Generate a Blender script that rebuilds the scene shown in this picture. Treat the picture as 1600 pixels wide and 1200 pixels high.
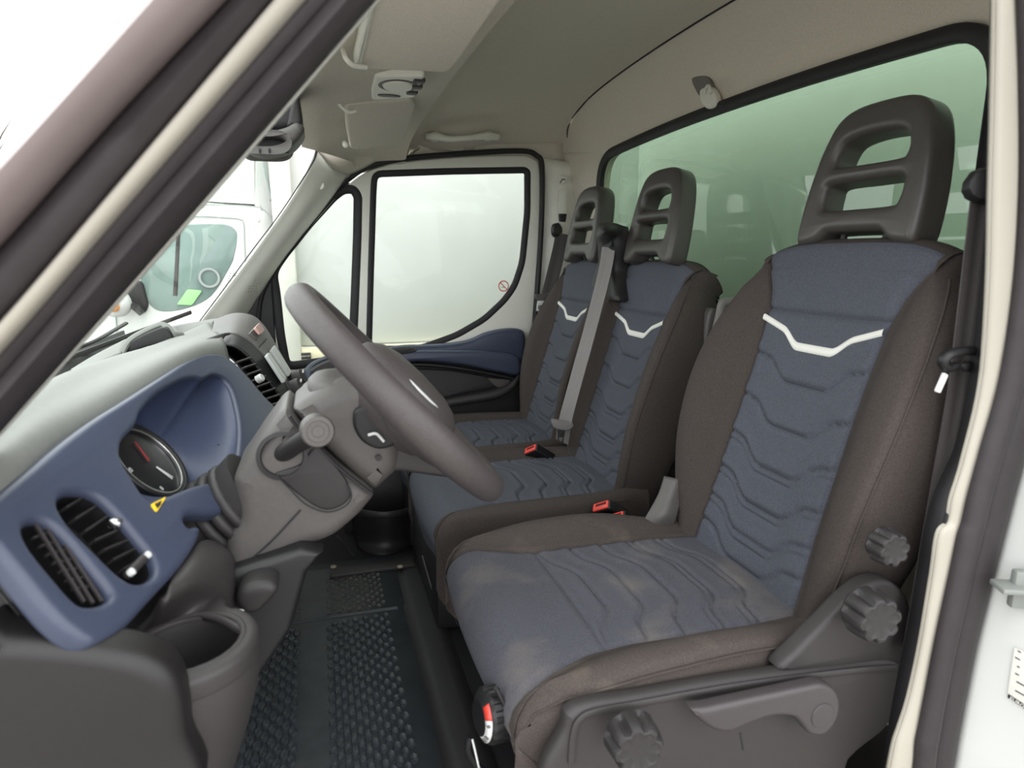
import bpy, bmesh, math, random
import numpy as np
from math import sin, cos, tan, atan, atan2, radians, pi, exp, sqrt
from mathutils import Vector, Matrix

random.seed(7)
for o in list(bpy.data.objects):
    bpy.data.objects.remove(o)
S = bpy.context.scene
COL = S.collection

# ------------------------------------------------------------------ camera
FPX = 1000.0
YAW, PITCH = radians(16.8), radians(11.3)
EYE = np.array([0.0, 0.0, 0.88])
FW = np.array([sin(YAW)*cos(PITCH), cos(YAW)*cos(PITCH), -sin(PITCH)])
RT = np.array([cos(YAW), -sin(YAW), 0.0])
UP = np.array([sin(YAW)*sin(PITCH), cos(YAW)*sin(PITCH), cos(PITCH)])
cd = bpy.data.cameras.new('camera'); cam = bpy.data.objects.new('camera', cd); COL.objects.link(cam)
cam.matrix_world = Matrix(((RT[0], UP[0], -FW[0], EYE[0]), (RT[1], UP[1], -FW[1], EYE[1]), (RT[2], UP[2], -FW[2], EYE[2]), (0, 0, 0, 1)))
cd.sensor_width = 36.0; cd.lens = FPX/1600*36
cd.clip_start = 0.02; cd.clip_end = 500
cd.dof.use_dof = True; cd.dof.focus_distance = 1.5; cd.dof.aperture_fstop = 5.0
S.camera = cam

# ------------------------------------------------------------------ sky, exposure
W = bpy.data.worlds.new('overcast_sky'); S.world = W; W.use_nodes = True
nt = W.node_tree; nt.nodes.clear()
wo = nt.nodes.new('ShaderNodeOutputWorld'); bg = nt.nodes.new('ShaderNodeBackground')
tc = nt.nodes.new('ShaderNodeTexCoord'); sx = nt.nodes.new('ShaderNodeSeparateXYZ'); rp = nt.nodes.new('ShaderNodeValToRGB')
nt.links.new(tc.outputs['Generated'], sx.inputs[0]); nt.links.new(sx.outputs['Z'], rp.inputs[0])
rp.color_ramp.elements[0].position = 0.0; rp.color_ramp.elements[0].color = (0.90, 0.90, 0.93, 1)
rp.color_ramp.elements[1].position = 0.9; rp.color_ramp.elements[1].color = (1.0, 1.0, 1.0, 1)
nt.links.new(rp.outputs[0], bg.inputs[0]); bg.inputs[1].default_value = 2.2
nt.links.new(bg.outputs[0], wo.inputs[0])
S.view_settings.view_transform = 'Standard'; S.view_settings.look = 'None'
S.view_settings.gamma = 1.0; S.view_settings.use_curve_mapping = False
S.view_settings.exposure = 0.8

# ------------------------------------------------------------------ geometry helpers
def ray(px, py):
    return FW + RT*(px-800)/FPX + UP*(600-py)/FPX
def P(px, py, x=None, y=None, z=None):
    d = ray(px, py)
    if x is not None: t = (x-EYE[0])/d[0]
    elif y is not None: t = (y-EYE[1])/d[1]
    else: t = (z-EYE[2])/d[2]
    return EYE + d*t
def nrm(v):
    v = np.array(v, float); return v/np.linalg.norm(v)
class Frame:
    def __init__(s, O, e1, e2):
        s.O = np.array(O, float); s.e1 = nrm(e1); e2 = np.array(e2, float); s.e2 = nrm(e2 - s.e1*(e2@s.e1)); s.n = np.cross(s.e1, s.e2)
    def px(s, pts):
        r = []
        for a in pts:
            d = ray(a[0], a[1]); k = ((s.O-EYE)@s.n)/(d@s.n); p = EYE + d*k - s.O
            r.append((p@s.e1, p@s.e2))
        return r
    def w(s, a, b, c=0.0): return s.O + s.e1*a + s.e2*b + s.n*c
    def off(s, c): return Frame(s.O + s.n*c, s.e1, s.e2)
def FY(y): return Frame((0, y, 0), (1, 0, 0), (0, 0, 1))
def FZ(z): return Frame((0, 0, z), (1, 0, 0), (0, 1, 0))
def cr(pts, n=8, closed=False):
    p = [np.array(q, float) for q in pts]; m = len(p); out = []
    rng = range(m) if closed else range(m-1)
    for i in rng:
        if closed: a, b, c, d = p[(i-1) % m], p[i], p[(i+1) % m], p[(i+2) % m]
        else:
            b, c = p[i], p[i+1]; a = p[i-1] if i > 0 else 2*b-c; d = p[i+2] if i+2 < m else 2*c-b
        for k in range(n):
            t = k/n
            out.append(0.5*((2*b) + (c-a)*t + (2*a-5*b+4*c-d)*t*t + (3*b-a-3*c+d)*t**3))
    if not closed: out.append(p[-1])
    return out
def rnd(pts, r=0.02, n=5):
    """polygon with corners rounded by radius r (2D)"""
    out = []; m = len(pts); P2 = [np.array(q, float) for q in pts]
    for i in range(m):
        a, b, c = P2[i-1], P2[i], P2[(i+1) % m]
        u, v = a-b, c-b; lu, lv = np.linalg.norm(u), np.linalg.norm(v)
        rr = min(r, lu*0.45, lv*0.45); p0 = b+u/lu*rr; p1 = b+v/lv*rr
        for k in range(n+1):
            t = k/n; out.append((1-t)**2*p0 + 2*t*(1-t)*b + t*t*p1)
    return out
def mesh(name, v, f, m=None, parent=None, smooth=True, ang=40, kind=None):
    me = bpy.data.meshes.new(name); me.from_pydata([tuple(map(float, q)) for q in v], [], [tuple(q) for q in f]); me.validate()
    bm = bmesh.new(); bm.from_mesh(me); bmesh.ops.recalc_face_normals(bm, faces=bm.faces); bm.to_mesh(me); bm.free()
    return link(name, me, m, parent, smooth, ang, kind)
def link(name, me, m=None, parent=None, smooth=True, ang=40, kind=None):
    me.name = name
    o = bpy.data.objects.new(name, me); COL.objects.link(o)
    if m: me.materials.append(m)
    if smooth and len(me.polygons):
        me.polygons.foreach_set('use_smooth', [True]*len(me.polygons))
        if ang: me.set_sharp_from_angle(angle=radians(ang))
    if parent: under(o, parent)
    if kind: o['kind'] = kind
    return o
def mw(o):
    m = o.matrix_basis.copy()
    return (mw(o.parent) @ o.matrix_parent_inverse @ m) if o.parent else m
def under(o, parent):
    o.parent = parent; o.matrix_parent_inverse = mw(parent).inverted()
def thing(name, loc, label, cat, group=None, kind=None):
    o = bpy.data.objects.new(name, None); COL.objects.link(o); o.location = tuple(map(float, loc)); o.empty_display_size = 0.05
    return tag(o, label, cat, group, kind)
def tag(o, label, cat=None, group=None, kind=None):
    if label: o['label'] = label
    if cat: o['category'] = cat
    if group: o['group'] = group
    if kind: o['kind'] = kind
    return o
def struct(name, loc=(0, 0, 0)):
    o = bpy.data.objects.new(name, None); COL.objects.link(o); o.location = loc; o['kind'] = 'structure'; o.empty_display_size = 0.05
    return o
def loft(name, rings, m=None, parent=None, closed=True, caps=True, ang=40, kind=None):
    n = len(rings[0]); v = [q for r in rings for q in r]; f = []
    for i in range(len(rings)-1):
        for j in range(n if closed else n-1):
            k = (j+1) % n; f.append((i*n+j, i*n+k, (i+1)*n+k, (i+1)*n+j))
    if caps and closed:
        f.append(tuple(range(n))[::-1]); f.append(tuple((len(rings)-1)*n+j for j in range(n)))
    return mesh(name, v, f, m, parent, ang=ang, kind=kind)
def grid(name, rows, m=None, parent=None, ang=60, thick=0, kind=None):
    o = loft(name, rows, m, parent, closed=False, caps=False, ang=ang, kind=kind)
    if thick:
        md = o.modifiers.new('thickness', 'SOLIDIFY'); md.thickness = thick; md.offset = 0
    return o
def patch(name, ctrl, m=None, parent=None, nu=6, nv=6, thick=0, ang=60):
    rows = [cr(r, nu) for r in ctrl]
    cols = [cr([rows[i][j] for i in range(len(rows))], nv) for j in range(len(rows[0]))]
    R = [[cols[j][i] for j in range(len(cols))] for i in range(len(cols[0]))]
    return grid(name, R, m, parent, ang, thick)
def pxpatch(name, ctrl, m=None, parent=None, **k):
    """ctrl rows of (px, py, depth y)"""
    return patch(name, [[P(a, b, y=c) for a, b, c in r] for r in ctrl], m, parent, **k)
def circ(r, n=24, a0=0.0, ry=None): return [(r*cos(a0+2*pi*i/n), (ry or r)*sin(a0+2*pi*i/n)) for i in range(n)]
def plate(name, fr, outer, holes=(), thick=0.02, bevel=0.004, m=None, parent=None, res=3, front=True, ang=40, kind=None):
    """rounded slab; its front face lies on the frame's plane"""
    bevel = min(bevel, thick/2*0.999)
    c = bpy.data.curves.new(name, 'CURVE'); c.dimensions = '2D'; c.fill_mode = 'BOTH'
    for lp in [outer]+list(holes):
        s = c.splines.new('POLY'); s.points.add(len(lp)-1)
        for p, q in zip(s.points, lp): p.co = (float(q[0]), float(q[1]), 0, 1)
        s.use_cyclic_u = True
    c.extrude = max(thick/2-bevel, 0); c.bevel_depth = bevel; c.bevel_resolution = res; c.offset = -bevel
    t = bpy.data.objects.new('t', c); me = bpy.data.meshes.new_from_object(t)
    bpy.data.objects.remove(t); bpy.data.curves.remove(c)
    bm = bmesh.new(); bm.from_mesh(me); bmesh.ops.remove_doubles(bm, verts=bm.verts, dist=1e-6); bm.to_mesh(me); bm.free()
    o = fr.O - (fr.n*(thick/2) if front else 0)
    me.transform(Matrix(((fr.e1[0], fr.e2[0], fr.n[0], o[0]), (fr.e1[1], fr.e2[1], fr.n[1], o[1]), (fr.e1[2], fr.e2[2], fr.n[2], o[2]), (0, 0, 0, 1))))
    me.materials.clear()
    return link(name, me, m, parent, True, ang, kind)
def sweep(name, pts, w, h=None, m=None, parent=None, n=10, up=None, closed=False, smooth=6, sq=1.0, kind=None, join=None):
    """tube of width w and height h (numbers or lists per control point)"""
    h = w if h is None else h
    k = len(pts); ww = w if isinstance(w, (list, tuple)) else [w]*k; hh = h if isinstance(h, (list, tuple)) else [h]*k
    aug = [np.array(list(p)+[a, b], float) for p, a, b in zip(pts, ww, hh)]
    if smooth: aug = cr(aug, smooth, closed)
    rings = []; L = len(aug); prev = None
    for i, q in enumerate(aug):
        a = aug[(i-1) % L] if (closed or i > 0) else q; b = aug[(i+1) % L] if (closed or i < L-1) else q
        t = nrm(b[:3]-a[:3])
        if up is not None: u = np.array(up, float)
        elif prev is None: u = np.array((0, 0, 1.0)) if abs(t[2]) < 0.9 else np.array((1.0, 0, 0))
        else: u = prev
        u = nrm(u - t*(u@t)); prev = u; sd = np.cross(t, u)
        ring = []
        for j in range(n):
            c, s_ = cos(2*pi*j/n+pi/n), sin(2*pi*j/n+pi/n)
            if sq != 1.0: c = math.copysign(abs(c)**sq, c); s_ = math.copysign(abs(s_)**sq, s_)
            ring.append(q[:3] + sd*c*q[3]/2 + u*s_*q[4]/2)
        rings.append(ring)
    if closed: rings.append(rings[0])
    return loft(name, rings, m, parent, True, not closed, 50, kind)
def strap(name, pts, w, th, side, m, parent=None, smooth=8):
    """flat webbing: w across along `side`"""
    q = cr(pts, smooth); sd = nrm(side); rings = []
    for i, p in enumerate(q):
        t = nrm(q[min(i+1, len(q)-1)]-q[max(i-1, 0)]); s2 = nrm(sd - t*(sd@t)); n_ = np.cross(t, s2)
        prof = [(-1, -1), (-.8, -1), (-.33, -1), (-.3, -.75), (.3, -.75), (.33, -1), (.8, -1), (1, -1), (1, 1), (.8, 1), (.33, 1), (.3, .75), (-.3, .75), (-.33, 1), (-.8, 1), (-1, 1)]
        rings.append([p + s2*w/2*a + n_*th/2*b for a, b in prof])
    return loft(name, rings, m, parent)
def lathe(name, O, ax, prof, m=None, parent=None, n=32, mod=None, ang=35, caps=True, kind=None):
    """prof: (radius, height along ax)"""
    ax = nrm(ax); u = nrm(np.cross(ax, (0.3, 0.2, 1.0) if abs(ax[2]) < .9 else (1.0, 0, 0))); v = np.cross(ax, u)
    rings = []
    for r, h in prof:
        ring = []
        for j in range(n):
            a = 2*pi*j/n; rr = r*(mod(a, h) if mod else 1.0)
            ring.append(np.array(O)+ax*h+(u*cos(a)+v*sin(a))*rr)
        rings.append(ring)
    return loft(name, rings, m, parent, True, caps, ang, kind)
def box(name, c, size, m=None, parent=None, rot=None, bevel=0.004, kind=None):
    bm = bmesh.new(); bmesh.ops.create_cube(bm, size=1.0)
    for v in bm.verts: v.co = Vector((v.co.x*size[0], v.co.y*size[1], v.co.z*size[2]))
    if bevel: bmesh.ops.bevel(bm, geom=bm.edges[:], offset=min(bevel, min(size)*.45), segments=2, profile=0.5, affect='EDGES')
    me = bpy.data.meshes.new(name); bm.to_mesh(me); bm.free()
    M = Matrix.Translation(Vector(tuple(map(float, c))))
    if rot is not None: M = M @ rot
    me.transform(M)
    return link(name, me, m, parent, True, 35, kind)
def join_raw(name, parts, m, parent=None, kind='stuff'):
    """several (verts, faces) lists -> one mesh"""
    V = []; Fc = []
    for v, f in parts:
        o = len(V); V += list(v); Fc += [tuple(i+o for i in q) for q in f]
    return mesh(name, V, Fc, m, parent, kind=kind)
def text(name, s, size, fr, pos, m, parent, depth=0.0004, align='CENTER', ang=0.0):
    c = bpy.data.curves.new(name, 'FONT'); c.body = s; c.size = size; c.align_x = align; c.align_y = 'CENTER'; c.extrude = depth/2; c.resolution_u = 3
    t = bpy.data.objects.new('t', c); me = bpy.data.meshes.new_from_object(t); bpy.data.objects.remove(t); bpy.data.curves.remove(c)
    e1 = fr.e1*cos(ang)+fr.e2*sin(ang); e2 = -fr.e1*sin(ang)+fr.e2*cos(ang); o = fr.w(*pos)
    me.transform(Matrix(((e1[0], e2[0], fr.n[0], o[0]), (e1[1], e2[1], fr.n[1], o[1]), (e1[2], e2[2], fr.n[2], o[2]), (0, 0, 0, 1))))
    me.materials.clear()
    return link(name, me, m, parent, False, 0)

# ------------------------------------------------------------------ materials
def lin(c):
    return tuple((x/255/12.92 if x/255 <= 0.04045 else ((x/255+0.055)/1.055)**2.4) for x in c)+(1.0,)
def mat(name, rgb, rough=0.5, scale=0, amt=0.0, bump=0.0, bscale=None, metal=0.0, spec=0.5, stain=None, coat=0.0):
    m = bpy.data.materials.new(name); m.use_nodes = True; t = m.node_tree; b = t.nodes['Principled BSDF']
    b.inputs['Base Color'].default_value = lin(rgb); b.inputs['Roughness'].default_value = rough; b.inputs['Metallic'].default_value = metal
    b.inputs['Specular IOR Level'].default_value = spec; b.inputs['Coat Weight'].default_value = coat
    co = t.nodes.new('ShaderNodeTexCoord')
    last = None
    if scale:
        n = t.nodes.new('ShaderNodeTexNoise'); n.inputs['Scale'].default_value = scale; n.inputs['Detail'].default_value = 3; n.inputs['Roughness'].default_value = 0.65
        t.links.new(co.outputs['Object'], n.inputs['Vector'])
        r = t.nodes.new('ShaderNodeValToRGB'); c = lin(rgb)
        r.color_ramp.elements[0].position = 0.3; r.color_ramp.elements[1].position = 0.7
        r.color_ramp.elements[0].color = tuple(x*(1-amt) for x in c[:3])+(1,); r.color_ramp.elements[1].color = tuple(min(1, x*(1+amt)) for x in c[:3])+(1,)
        t.links.new(n.outputs['Fac'], r.inputs[0]); last = r.outputs[0]
    if stain:
        rgb2, sc, lo, hi, mx = stain
        n2 = t.nodes.new('ShaderNodeTexNoise'); n2.inputs['Scale'].default_value = sc; n2.inputs['Detail'].default_value = 5
        t.links.new(co.outputs['Object'], n2.inputs['Vector'])
        mr = t.nodes.new('ShaderNodeMapRange'); mr.inputs['From Min'].default_value = lo; mr.inputs['From Max'].default_value = hi; mr.inputs['To Max'].default_value = mx
        t.links.new(n2.outputs['Fac'], mr.inputs[0])
        mx_ = t.nodes.new('ShaderNodeMix'); mx_.data_type = 'RGBA'; mx_.inputs[7].default_value = lin(rgb2)
        t.links.new(mr.outputs[0], mx_.inputs[0])
        if last: t.links.new(last, mx_.inputs[6])
        else: mx_.inputs[6].default_value = lin(rgb)
        last = mx_.outputs[2]
    if last: t.links.new(last, b.inputs['Base Color'])
    if bump:
        n = t.nodes.new('ShaderNodeTexNoise'); n.inputs['Scale'].default_value = bscale or scale; n.inputs['Detail'].default_value = 2
        t.links.new(co.outputs['Object'], n.inputs['Vector'])
        bp = t.nodes.new('ShaderNodeBump'); bp.inputs['Strength'].default_value = bump; bp.inputs['Distance'].default_value = 0.001
        t.links.new(n.outputs['Fac'], bp.inputs['Height']); t.links.new(bp.outputs[0], b.inputs['Normal'])
    return m
def glass(name, tint, refl=1.0):
    m = bpy.data.materials.new(name); m.use_nodes = True; t = m.node_tree; t.nodes.clear()
    o = t.nodes.new('ShaderNodeOutputMaterial'); tr = t.nodes.new('ShaderNodeBsdfTransparent'); gl = t.nodes.new('ShaderNodeBsdfGlossy'); mx = t.nodes.new('ShaderNodeMixShader')
    tr.inputs[0].default_value = tint; gl.inputs['Roughness'].default_value = 0.0; gl.inputs[0].default_value = (1, 1, 1, 1)
    lw = t.nodes.new('ShaderNodeLayerWeight'); lw.inputs[0].default_value = 0.5
    pw = t.nodes.new('ShaderNodeMath'); pw.operation = 'POWER'; pw.inputs[1].default_value = 5.0
    mu = t.nodes.new('ShaderNodeMath'); mu.operation = 'MULTIPLY_ADD'; mu.inputs[1].default_value = 0.96*refl; mu.inputs[2].default_value = 0.04*refl; mu.use_clamp = True
    t.links.new(lw.outputs['Facing'], pw.inputs[0]); t.links.new(pw.outputs[0], mu.inputs[0]); t.links.new(mu.outputs[0], mx.inputs[0])
    t.links.new(tr.outputs[0], mx.inputs[1]); t.links.new(gl.outputs[0], mx.inputs[2]); t.links.new(mx.outputs[0], o.inputs[0])
    return m

M = {}
M['liner'] = mat('headliner_cloth', (207, 201, 188), 0.95, 420, 0.12, 0.25, 500, spec=0.1)
M['cream'] = mat('cream_trim', (222, 222, 212), 0.5, 30, 0.02, 0.05, 900)
M['paint'] = mat('white_paint', (206, 209, 205), 0.3, 4, 0.02)
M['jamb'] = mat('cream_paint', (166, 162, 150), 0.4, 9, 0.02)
M['rubber'] = mat('black_rubber', (28, 27, 30), 0.6, 60, 0.15)
M['seal'] = mat('dark_seal_rubber', (44, 39, 41), 0.6, 40, 0.12, 0.25, 700)
M['cladding'] = mat('pillar_cladding', (128, 117, 115), 0.4, 10, 0.08)
M['lever'] = mat('lever_plastic', (60, 56, 57), 0.45, 200, 0.05, 0.1, 1100)
M['needle'] = mat('dull_red_needle', (150, 52, 54), 0.5)
M['display'] = mat('pale_display', (178, 182, 180), 0.3)
M['zinc'] = mat('zinc_plate', (128, 132, 128), 0.4)
M['cover'] = mat('fuse_cover_plastic', (22, 20, 20), 0.5, 200, 0.08, 0.2, 1100)
M['black'] = mat('black_plastic', (21, 21, 23), 0.5, 90, 0.1, 0.1, 900)
M['dark'] = mat('charcoal_plastic', (38, 36, 36), 0.55, 200, 0.08, 0.2, 1100)
M['dark2'] = mat('dark_grey_plastic', (47, 44, 44), 0.55, 200, 0.07, 0.2, 1000)
M['grey'] = mat('grey_plastic', (80, 77, 75), 0.5, 180, 0.06, 0.2, 1000)
M['head'] = mat('headrest_foam', (66, 63, 60), 0.4, 150, 0.06, 0.12, 900)
M['dash'] = mat('dash_pad', (114, 116, 112), 0.6, 120, 0.05, 0.2, 900)
M['wheel'] = mat('wheel_leather', (66, 61, 61), 0.5, 140, 0.08, 0.5, 420)
M['blue'] = mat('blue_plastic', (55, 62, 81), 0.42, 160, 0.05, 0.12, 1100)
M['bluein'] = mat('blue_recess_plastic', (52, 61, 87), 0.45, 160, 0.05, 0.12, 1100)
M['fab_blue'] = mat('slate_seat_fabric', (77, 80, 88), 0.9, 430, 0.26, 0.6, 520, spec=0.2)
M['fab_dark'] = mat('brown_black_seat_fabric', (67, 61, 58), 0.9, 430, 0.26, 0.6, 520, spec=0.2)
ST = ((134, 124, 112), 7.0, 0.52, 0.78, 0.5)
M['fab_blue_worn'] = mat('worn_slate_seat_fabric', (80, 81, 88), 0.9, 430, 0.24, 0.6, 520, spec=0.2, stain=ST)
M['fab_dark_worn'] = mat('worn_brown_seat_fabric', (69, 63, 60), 0.9, 430, 0.24, 0.6, 520, spec=0.2, stain=((116, 106, 96), 11.0, 0.55, 0.8, 0.45))
M['white'] = mat('white_piping', (222, 222, 214), 0.5)
M['web'] = mat('grey_webbing', (118, 114, 112), 0.6, 500, 0.12, 0.2, 800)
M['webdark'] = mat('dark_webbing', (66, 62, 62), 0.6, 500, 0.12, 0.2, 800)
M['red'] = mat('red_plastic', (214, 66, 54), 0.35)
M['chrome'] = mat('bright_metal', (200, 200, 200), 0.2, metal=1.0)
M['silver'] = mat('satin_silver', (206, 208, 206), 0.35)
M['mat'] = mat('black_floor_rubber', (56, 61, 65), 0.45, 24, 0.22, 0.3, 500, stain=((84, 80, 72), 9.0, 0.5, 0.85, 0.35))
M['stud'] = mat('rubber_studs', (52, 57, 62), 0.4, 40, 0.15)
M['lamp'] = mat('lamp_lens', (226, 226, 220), 0.3)
M['yellow'] = mat('yellow_label', (226, 190, 40), 0.5)
M['ink'] = mat('black_ink', (30, 30, 34), 0.6)
M['dial'] = mat('dial_black', (24, 24, 28), 0.25)
M['orange'] = mat('amber_lens', (214, 150, 90), 0.25)
M['signred'] = mat('red_print', (206, 72, 62), 0.5)
M['green'] = mat('green_card', (150, 214, 140), 0.5)
M['beige'] = mat('beige_strip', (226, 218, 186), 0.5, 8, 0.04)
M['ground'] = mat('grey_paving', (150, 146, 140), 0.9, 6, 0.15)
M['bark'] = mat('tree_bark', (84, 76, 66), 0.9, 20, 0.2)
M['truckgap'] = mat('grey_gap_seal', (150, 160, 156), 0.6)
M['darkglass'] = mat('tinted_cab_glass', (118, 140, 134), 0.08, 3, 0.25)
M['glass'] = glass('clear_glass', (0.96, 0.99, 0.97, 1), 0.35)
M['screen'] = glass('windscreen_glass', (0.93, 0.985, 0.95, 1), 0.5)
M['rearglass'] = glass('green_rear_glass', (0.63, 0.735, 0.64, 1), 1.0)

# ================================================================== SHELL
CY = 1.49                                        # centre line of the cab
fl = struct('floor')
grid('floor_pan', [[(x, y, -0.006) for y in (0.56, 1.49, 2.42)] for x in (-0.9, 0.0, 1.0)], M['black'], fl, thick=0.01)

# rear wall with its arched window opening
def win_loop(e=0.0, n=10):
    y0, y1, z0, z1, r = 0.770-e, 2.195+e, 0.70-e, 1.222+e, 0.10+e*0.6
    pts = [(y0, z0), (y1, z0), (y1, z1), (y0, z1)]
    L = rnd(pts, r, n); out = []
    for i, a in enumerate(L):                    # resample straight runs so that the arch can bow
        b = L[(i+1) % len(L)]; d = np.linalg.norm(b-a); k = max(1, int(d/0.06))
        out += [a+(b-a)*j/k for j in range(k)]
    return [(q[0], q[1]+(0.022*(1-((q[0]-CY)/0.71)**2) if q[1] > 1.0 else 0)) for q in out]
def ceil_z(x, y):
    base = float(np.interp(x, [-0.05, 0.02, 0.2, 0.31, 0.325, 0.334, 0.345, 0.38, 0.45, 0.65, 0.93, 1.0], [1.20, 1.225, 1.262, 1.280, 1.284, 1.318, 1.352, 1.375, 1.392, 1.427, 1.445, 1.44]))
    u = abs((y-CY)/0.92); k = float(np.interp(x, [0.0, 0.33, 0.5], [0.35, 0.6, 1.0]))
    return base - k*0.05*u**2 - k*0.09*u**9
wl = win_loop()
def outer_pt(q):
    d = np.array((q[0]-CY, (q[1]-0.96)*1.0)); s = 1e9
    for lim, v in ((0.95, d[0]), (-0.95, d[0])):
        if v*lim > 1e-9: s = min(s, lim/v)
    for lim in (0.50, -0.96):
        if d[1]*lim > 1e-9: s = min(s, lim/d[1])
    p = np.array((CY, 0.96)) + d*s
    if p[1] > 1.2:
        p[1] = min(p[1], ceil_z(0.93, p[0]))
    return p
rings = []
for k in range(7):
    t = k/6; ring = []
    for q in wl:
        o_ = outer_pt(q); a = np.array(q)*(1-t)+o_*t
        zz = min(max((o_[1]-0.95)/0.27, 0), 1); zz = zz*zz*(3-2*zz); ring.append((1.0-0.07*zz*t**2.2, a[0], a[1]))
    rings.append(ring)
rings.insert(0, [(1.03, q[0], q[1]) for q in wl])
wr = loft('wall_rear', rings, M['liner'], caps=False, kind='structure')
SEAM = [(0.928, y, ceil_z(0.93, y)-0.003) for y in np.linspace(0.60, 2.36, 14)]
sweep('liner_seam', SEAM+[(0.97, 2.42, 1.20), (0.985, 2.42, 0.9), (0.99, 2.42, 0.5)], 0.006, m=M['ink'], parent=wr, n=6, smooth=3)
w2 = struct('window_2')
sl = [(0.992, *q) for q in win_loop(0.0)]
sweep('rubber_seal', sl, 0.030, 0.024, M['rubber'], w2, n=8, up=(1, 0, 0), closed=True, smooth=0, sq=0.6)
fr = Frame((1.012, 0, 0), (0, -1, 0), (0, 0, 1))
plate('glass_pane', fr, [(-a, b) for a, b in win_loop(0.004)], (), 0.004, 0.0005, M['rearglass'], w2)
# printed maker's mark low on the glass
fr2 = Frame((1.006, 0, 0), (0, -1, 0), (0, 0, 1))
for k, (w_, dz) in enumerate(((0.034, 0), (0.020, -0.016), (0.026, -0.026), (0.018, -0.036))):
    c = fr2.px([(1120, 452)])[0]
    plate('etched_mark', fr2, [(c[0]-w_/2, c[1]+dz), (c[0]+w_/2, c[1]+dz), (c[0]+w_/2, c[1]+dz+0.008), (c[0]-w_/2, c[1]+dz+0.008)], (), 0.0006, 0.0001, M['ink'], w2)

# ceiling with the overhead shelf step at x = 0.33
xs = [-0.02, 0.04, 0.1, 0.2, 0.27, 0.31, 0.325, 0.329, 0.334, 0.339, 0.345, 0.36, 0.38, 0.41, 0.46, 0.55, 0.65, 0.75, 0.85, 0.93, 0.965]
ys = [0.56+i*(2.44-0.56)/40 for i in range(41)]
ceil = grid('ceiling', [[(x + max(0.0, 0.15-x)*min(max((abs(y-CY)-0.62)/0.2, 0), 1), y, ceil_z(x, y)) for y in ys] for x in xs], M['liner'], thick=0.004, kind='structure')

# passenger-side upper wall above the door
def rail(name, ysign):
    rows = []
    for x in np.linspace(0.13, 0.95, 14):
        z1 = ceil_z(x, CY+0.92)
        zt = float(np.interp(x, [0.0, 0.1, 0.25, 0.45, 0.85], [1.13, 1.19, 1.235, 1.25, 1.25]))
        yy = 2.41 if ysign > 0 else 0.57
        rows.append([(x, yy - ysign*0.0, z1), (x, yy + ysign*0.012, (z1+zt)/2), (x, yy+ysign*0.008, zt-0.03)])
    return grid(name, rows, M['liner'], thick=0.006, kind='structure')
wp = rail('wall_passenger_side', 1)
wd = rail('wall_driver_side', -1)
grid('wall_corner', [[(x, 2.436, z) for z in (0, .5, 1.0, 1.25, 1.44)] for x in (.80, .92, 1.04)], M['liner'], thick=.006, kind='structure').name = 'wall_rear_corner'
pxf = FY(2.405)
# far B pillar trim with its belt height cover
t4 = struct('trim_4')
pxpatch('pillar_cover', [[(838, 246, 2.42), (868, 250, 2.40), (902, 256, 2.40)],
                         [(842, 330, 2.42), (872, 330, 2.385), (902, 335, 2.39)],
                         [(838, 450, 2.42), (868, 450, 2.38), (900, 460, 2.38)],
                         [(826, 620, 2.42), (850, 620, 2.38), (880, 620, 2.38)],
                         [(815, 760, 2.42), (840, 760, 2.38), (870, 760, 2.38)]], M['cream'], t4, thick=0.004)
fp = FY(2.362)
lathe('screw_cap', P(879, 281, y=2.368), (0, -1, 0), [(0.017, 0.0), (0.017, 0.004), (0.013, 0.008), (0.004, 0.008)], M['cream'], t4, 24)
sweep('cap_mark', [P(875, 286, y=2.358), P(879, 280, y=2.357), P(883, 281, y=2.358)], 0.004, m=M['grey'], parent=t4, n=6)
plate('slot_cover', fp, rnd(fp.px([(873, 297), (885, 296), (886, 349), (872, 350)]), 0.004), (), 0.004, 0.001, M['cream'], t4)
plate('height_adjuster', fp.off(0.012), rnd(fp.off(0.012).px([(874, 334), (886, 334), (884, 347), (875, 346)]), 0.004), (), 0.014, 0.003, M['black'], t4)

# ---------------------------------------------------------------- passenger door
YD = 2.40
d1 = struct('door_1', (0.45, YD, 0.0))
fd = FY(YD)
frame_out = cr(fd.px([(398, 560), (405, 470), (430, 425), (470, 372), (520, 312), (560, 276), (610, 257), (700, 247), (800, 243), (832, 248), (843, 268), (842, 360), (836, 450), (828, 560)]), 5)
frame_out = list(frame_out) + list(fd.px([(826, 640), (400, 640)]))
main_win = fd.px([(584, 270), (700, 266), (820, 264), (826, 268), (826, 330), (818, 410), (806, 447), (790, 470), (758, 500), (715, 525), (660, 545), (575, 548), (578, 430), (582, 300)])
main_win = rnd(main_win, 0.03, 4)
quarter_px = [(424, 425), (440, 400), (480, 350), (520, 306), (536, 294), (553, 294), (561, 306), (560, 370), (556, 470), (552, 560), (446, 575), (436, 520), (430, 460)]
quarter = rnd(fd.px(quarter_px), 0.035, 4)
plate('door_frame', fd, frame_out, [main_win, quarter], 0.05, 0.004, M['cream'], d1)
def loop3(f, L, c=0.0): return [f.w(a, b, c) for a, b in L]
sweep('window_seal', loop3(fd, main_win, -0.008), 0.032, 0.020, M['rubber'], d1, n=8, up=(0, 1, 0), closed=True, smooth=0)
sweep('quarter_seal', loop3(fd, quarter, -0.008), 0.040, 0.022, M['rubber'], d1, n=8, up=(0, 1, 0), closed=True, smooth=0)
plate('window_glass', FY(YD+0.026), main_win, (), 0.004, 0.0005, M['glass'], d1)
plate('quarter_glass', FY(YD+0.026), quarter, (), 0.004, 0.0005, M['glass'], d1)
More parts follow.
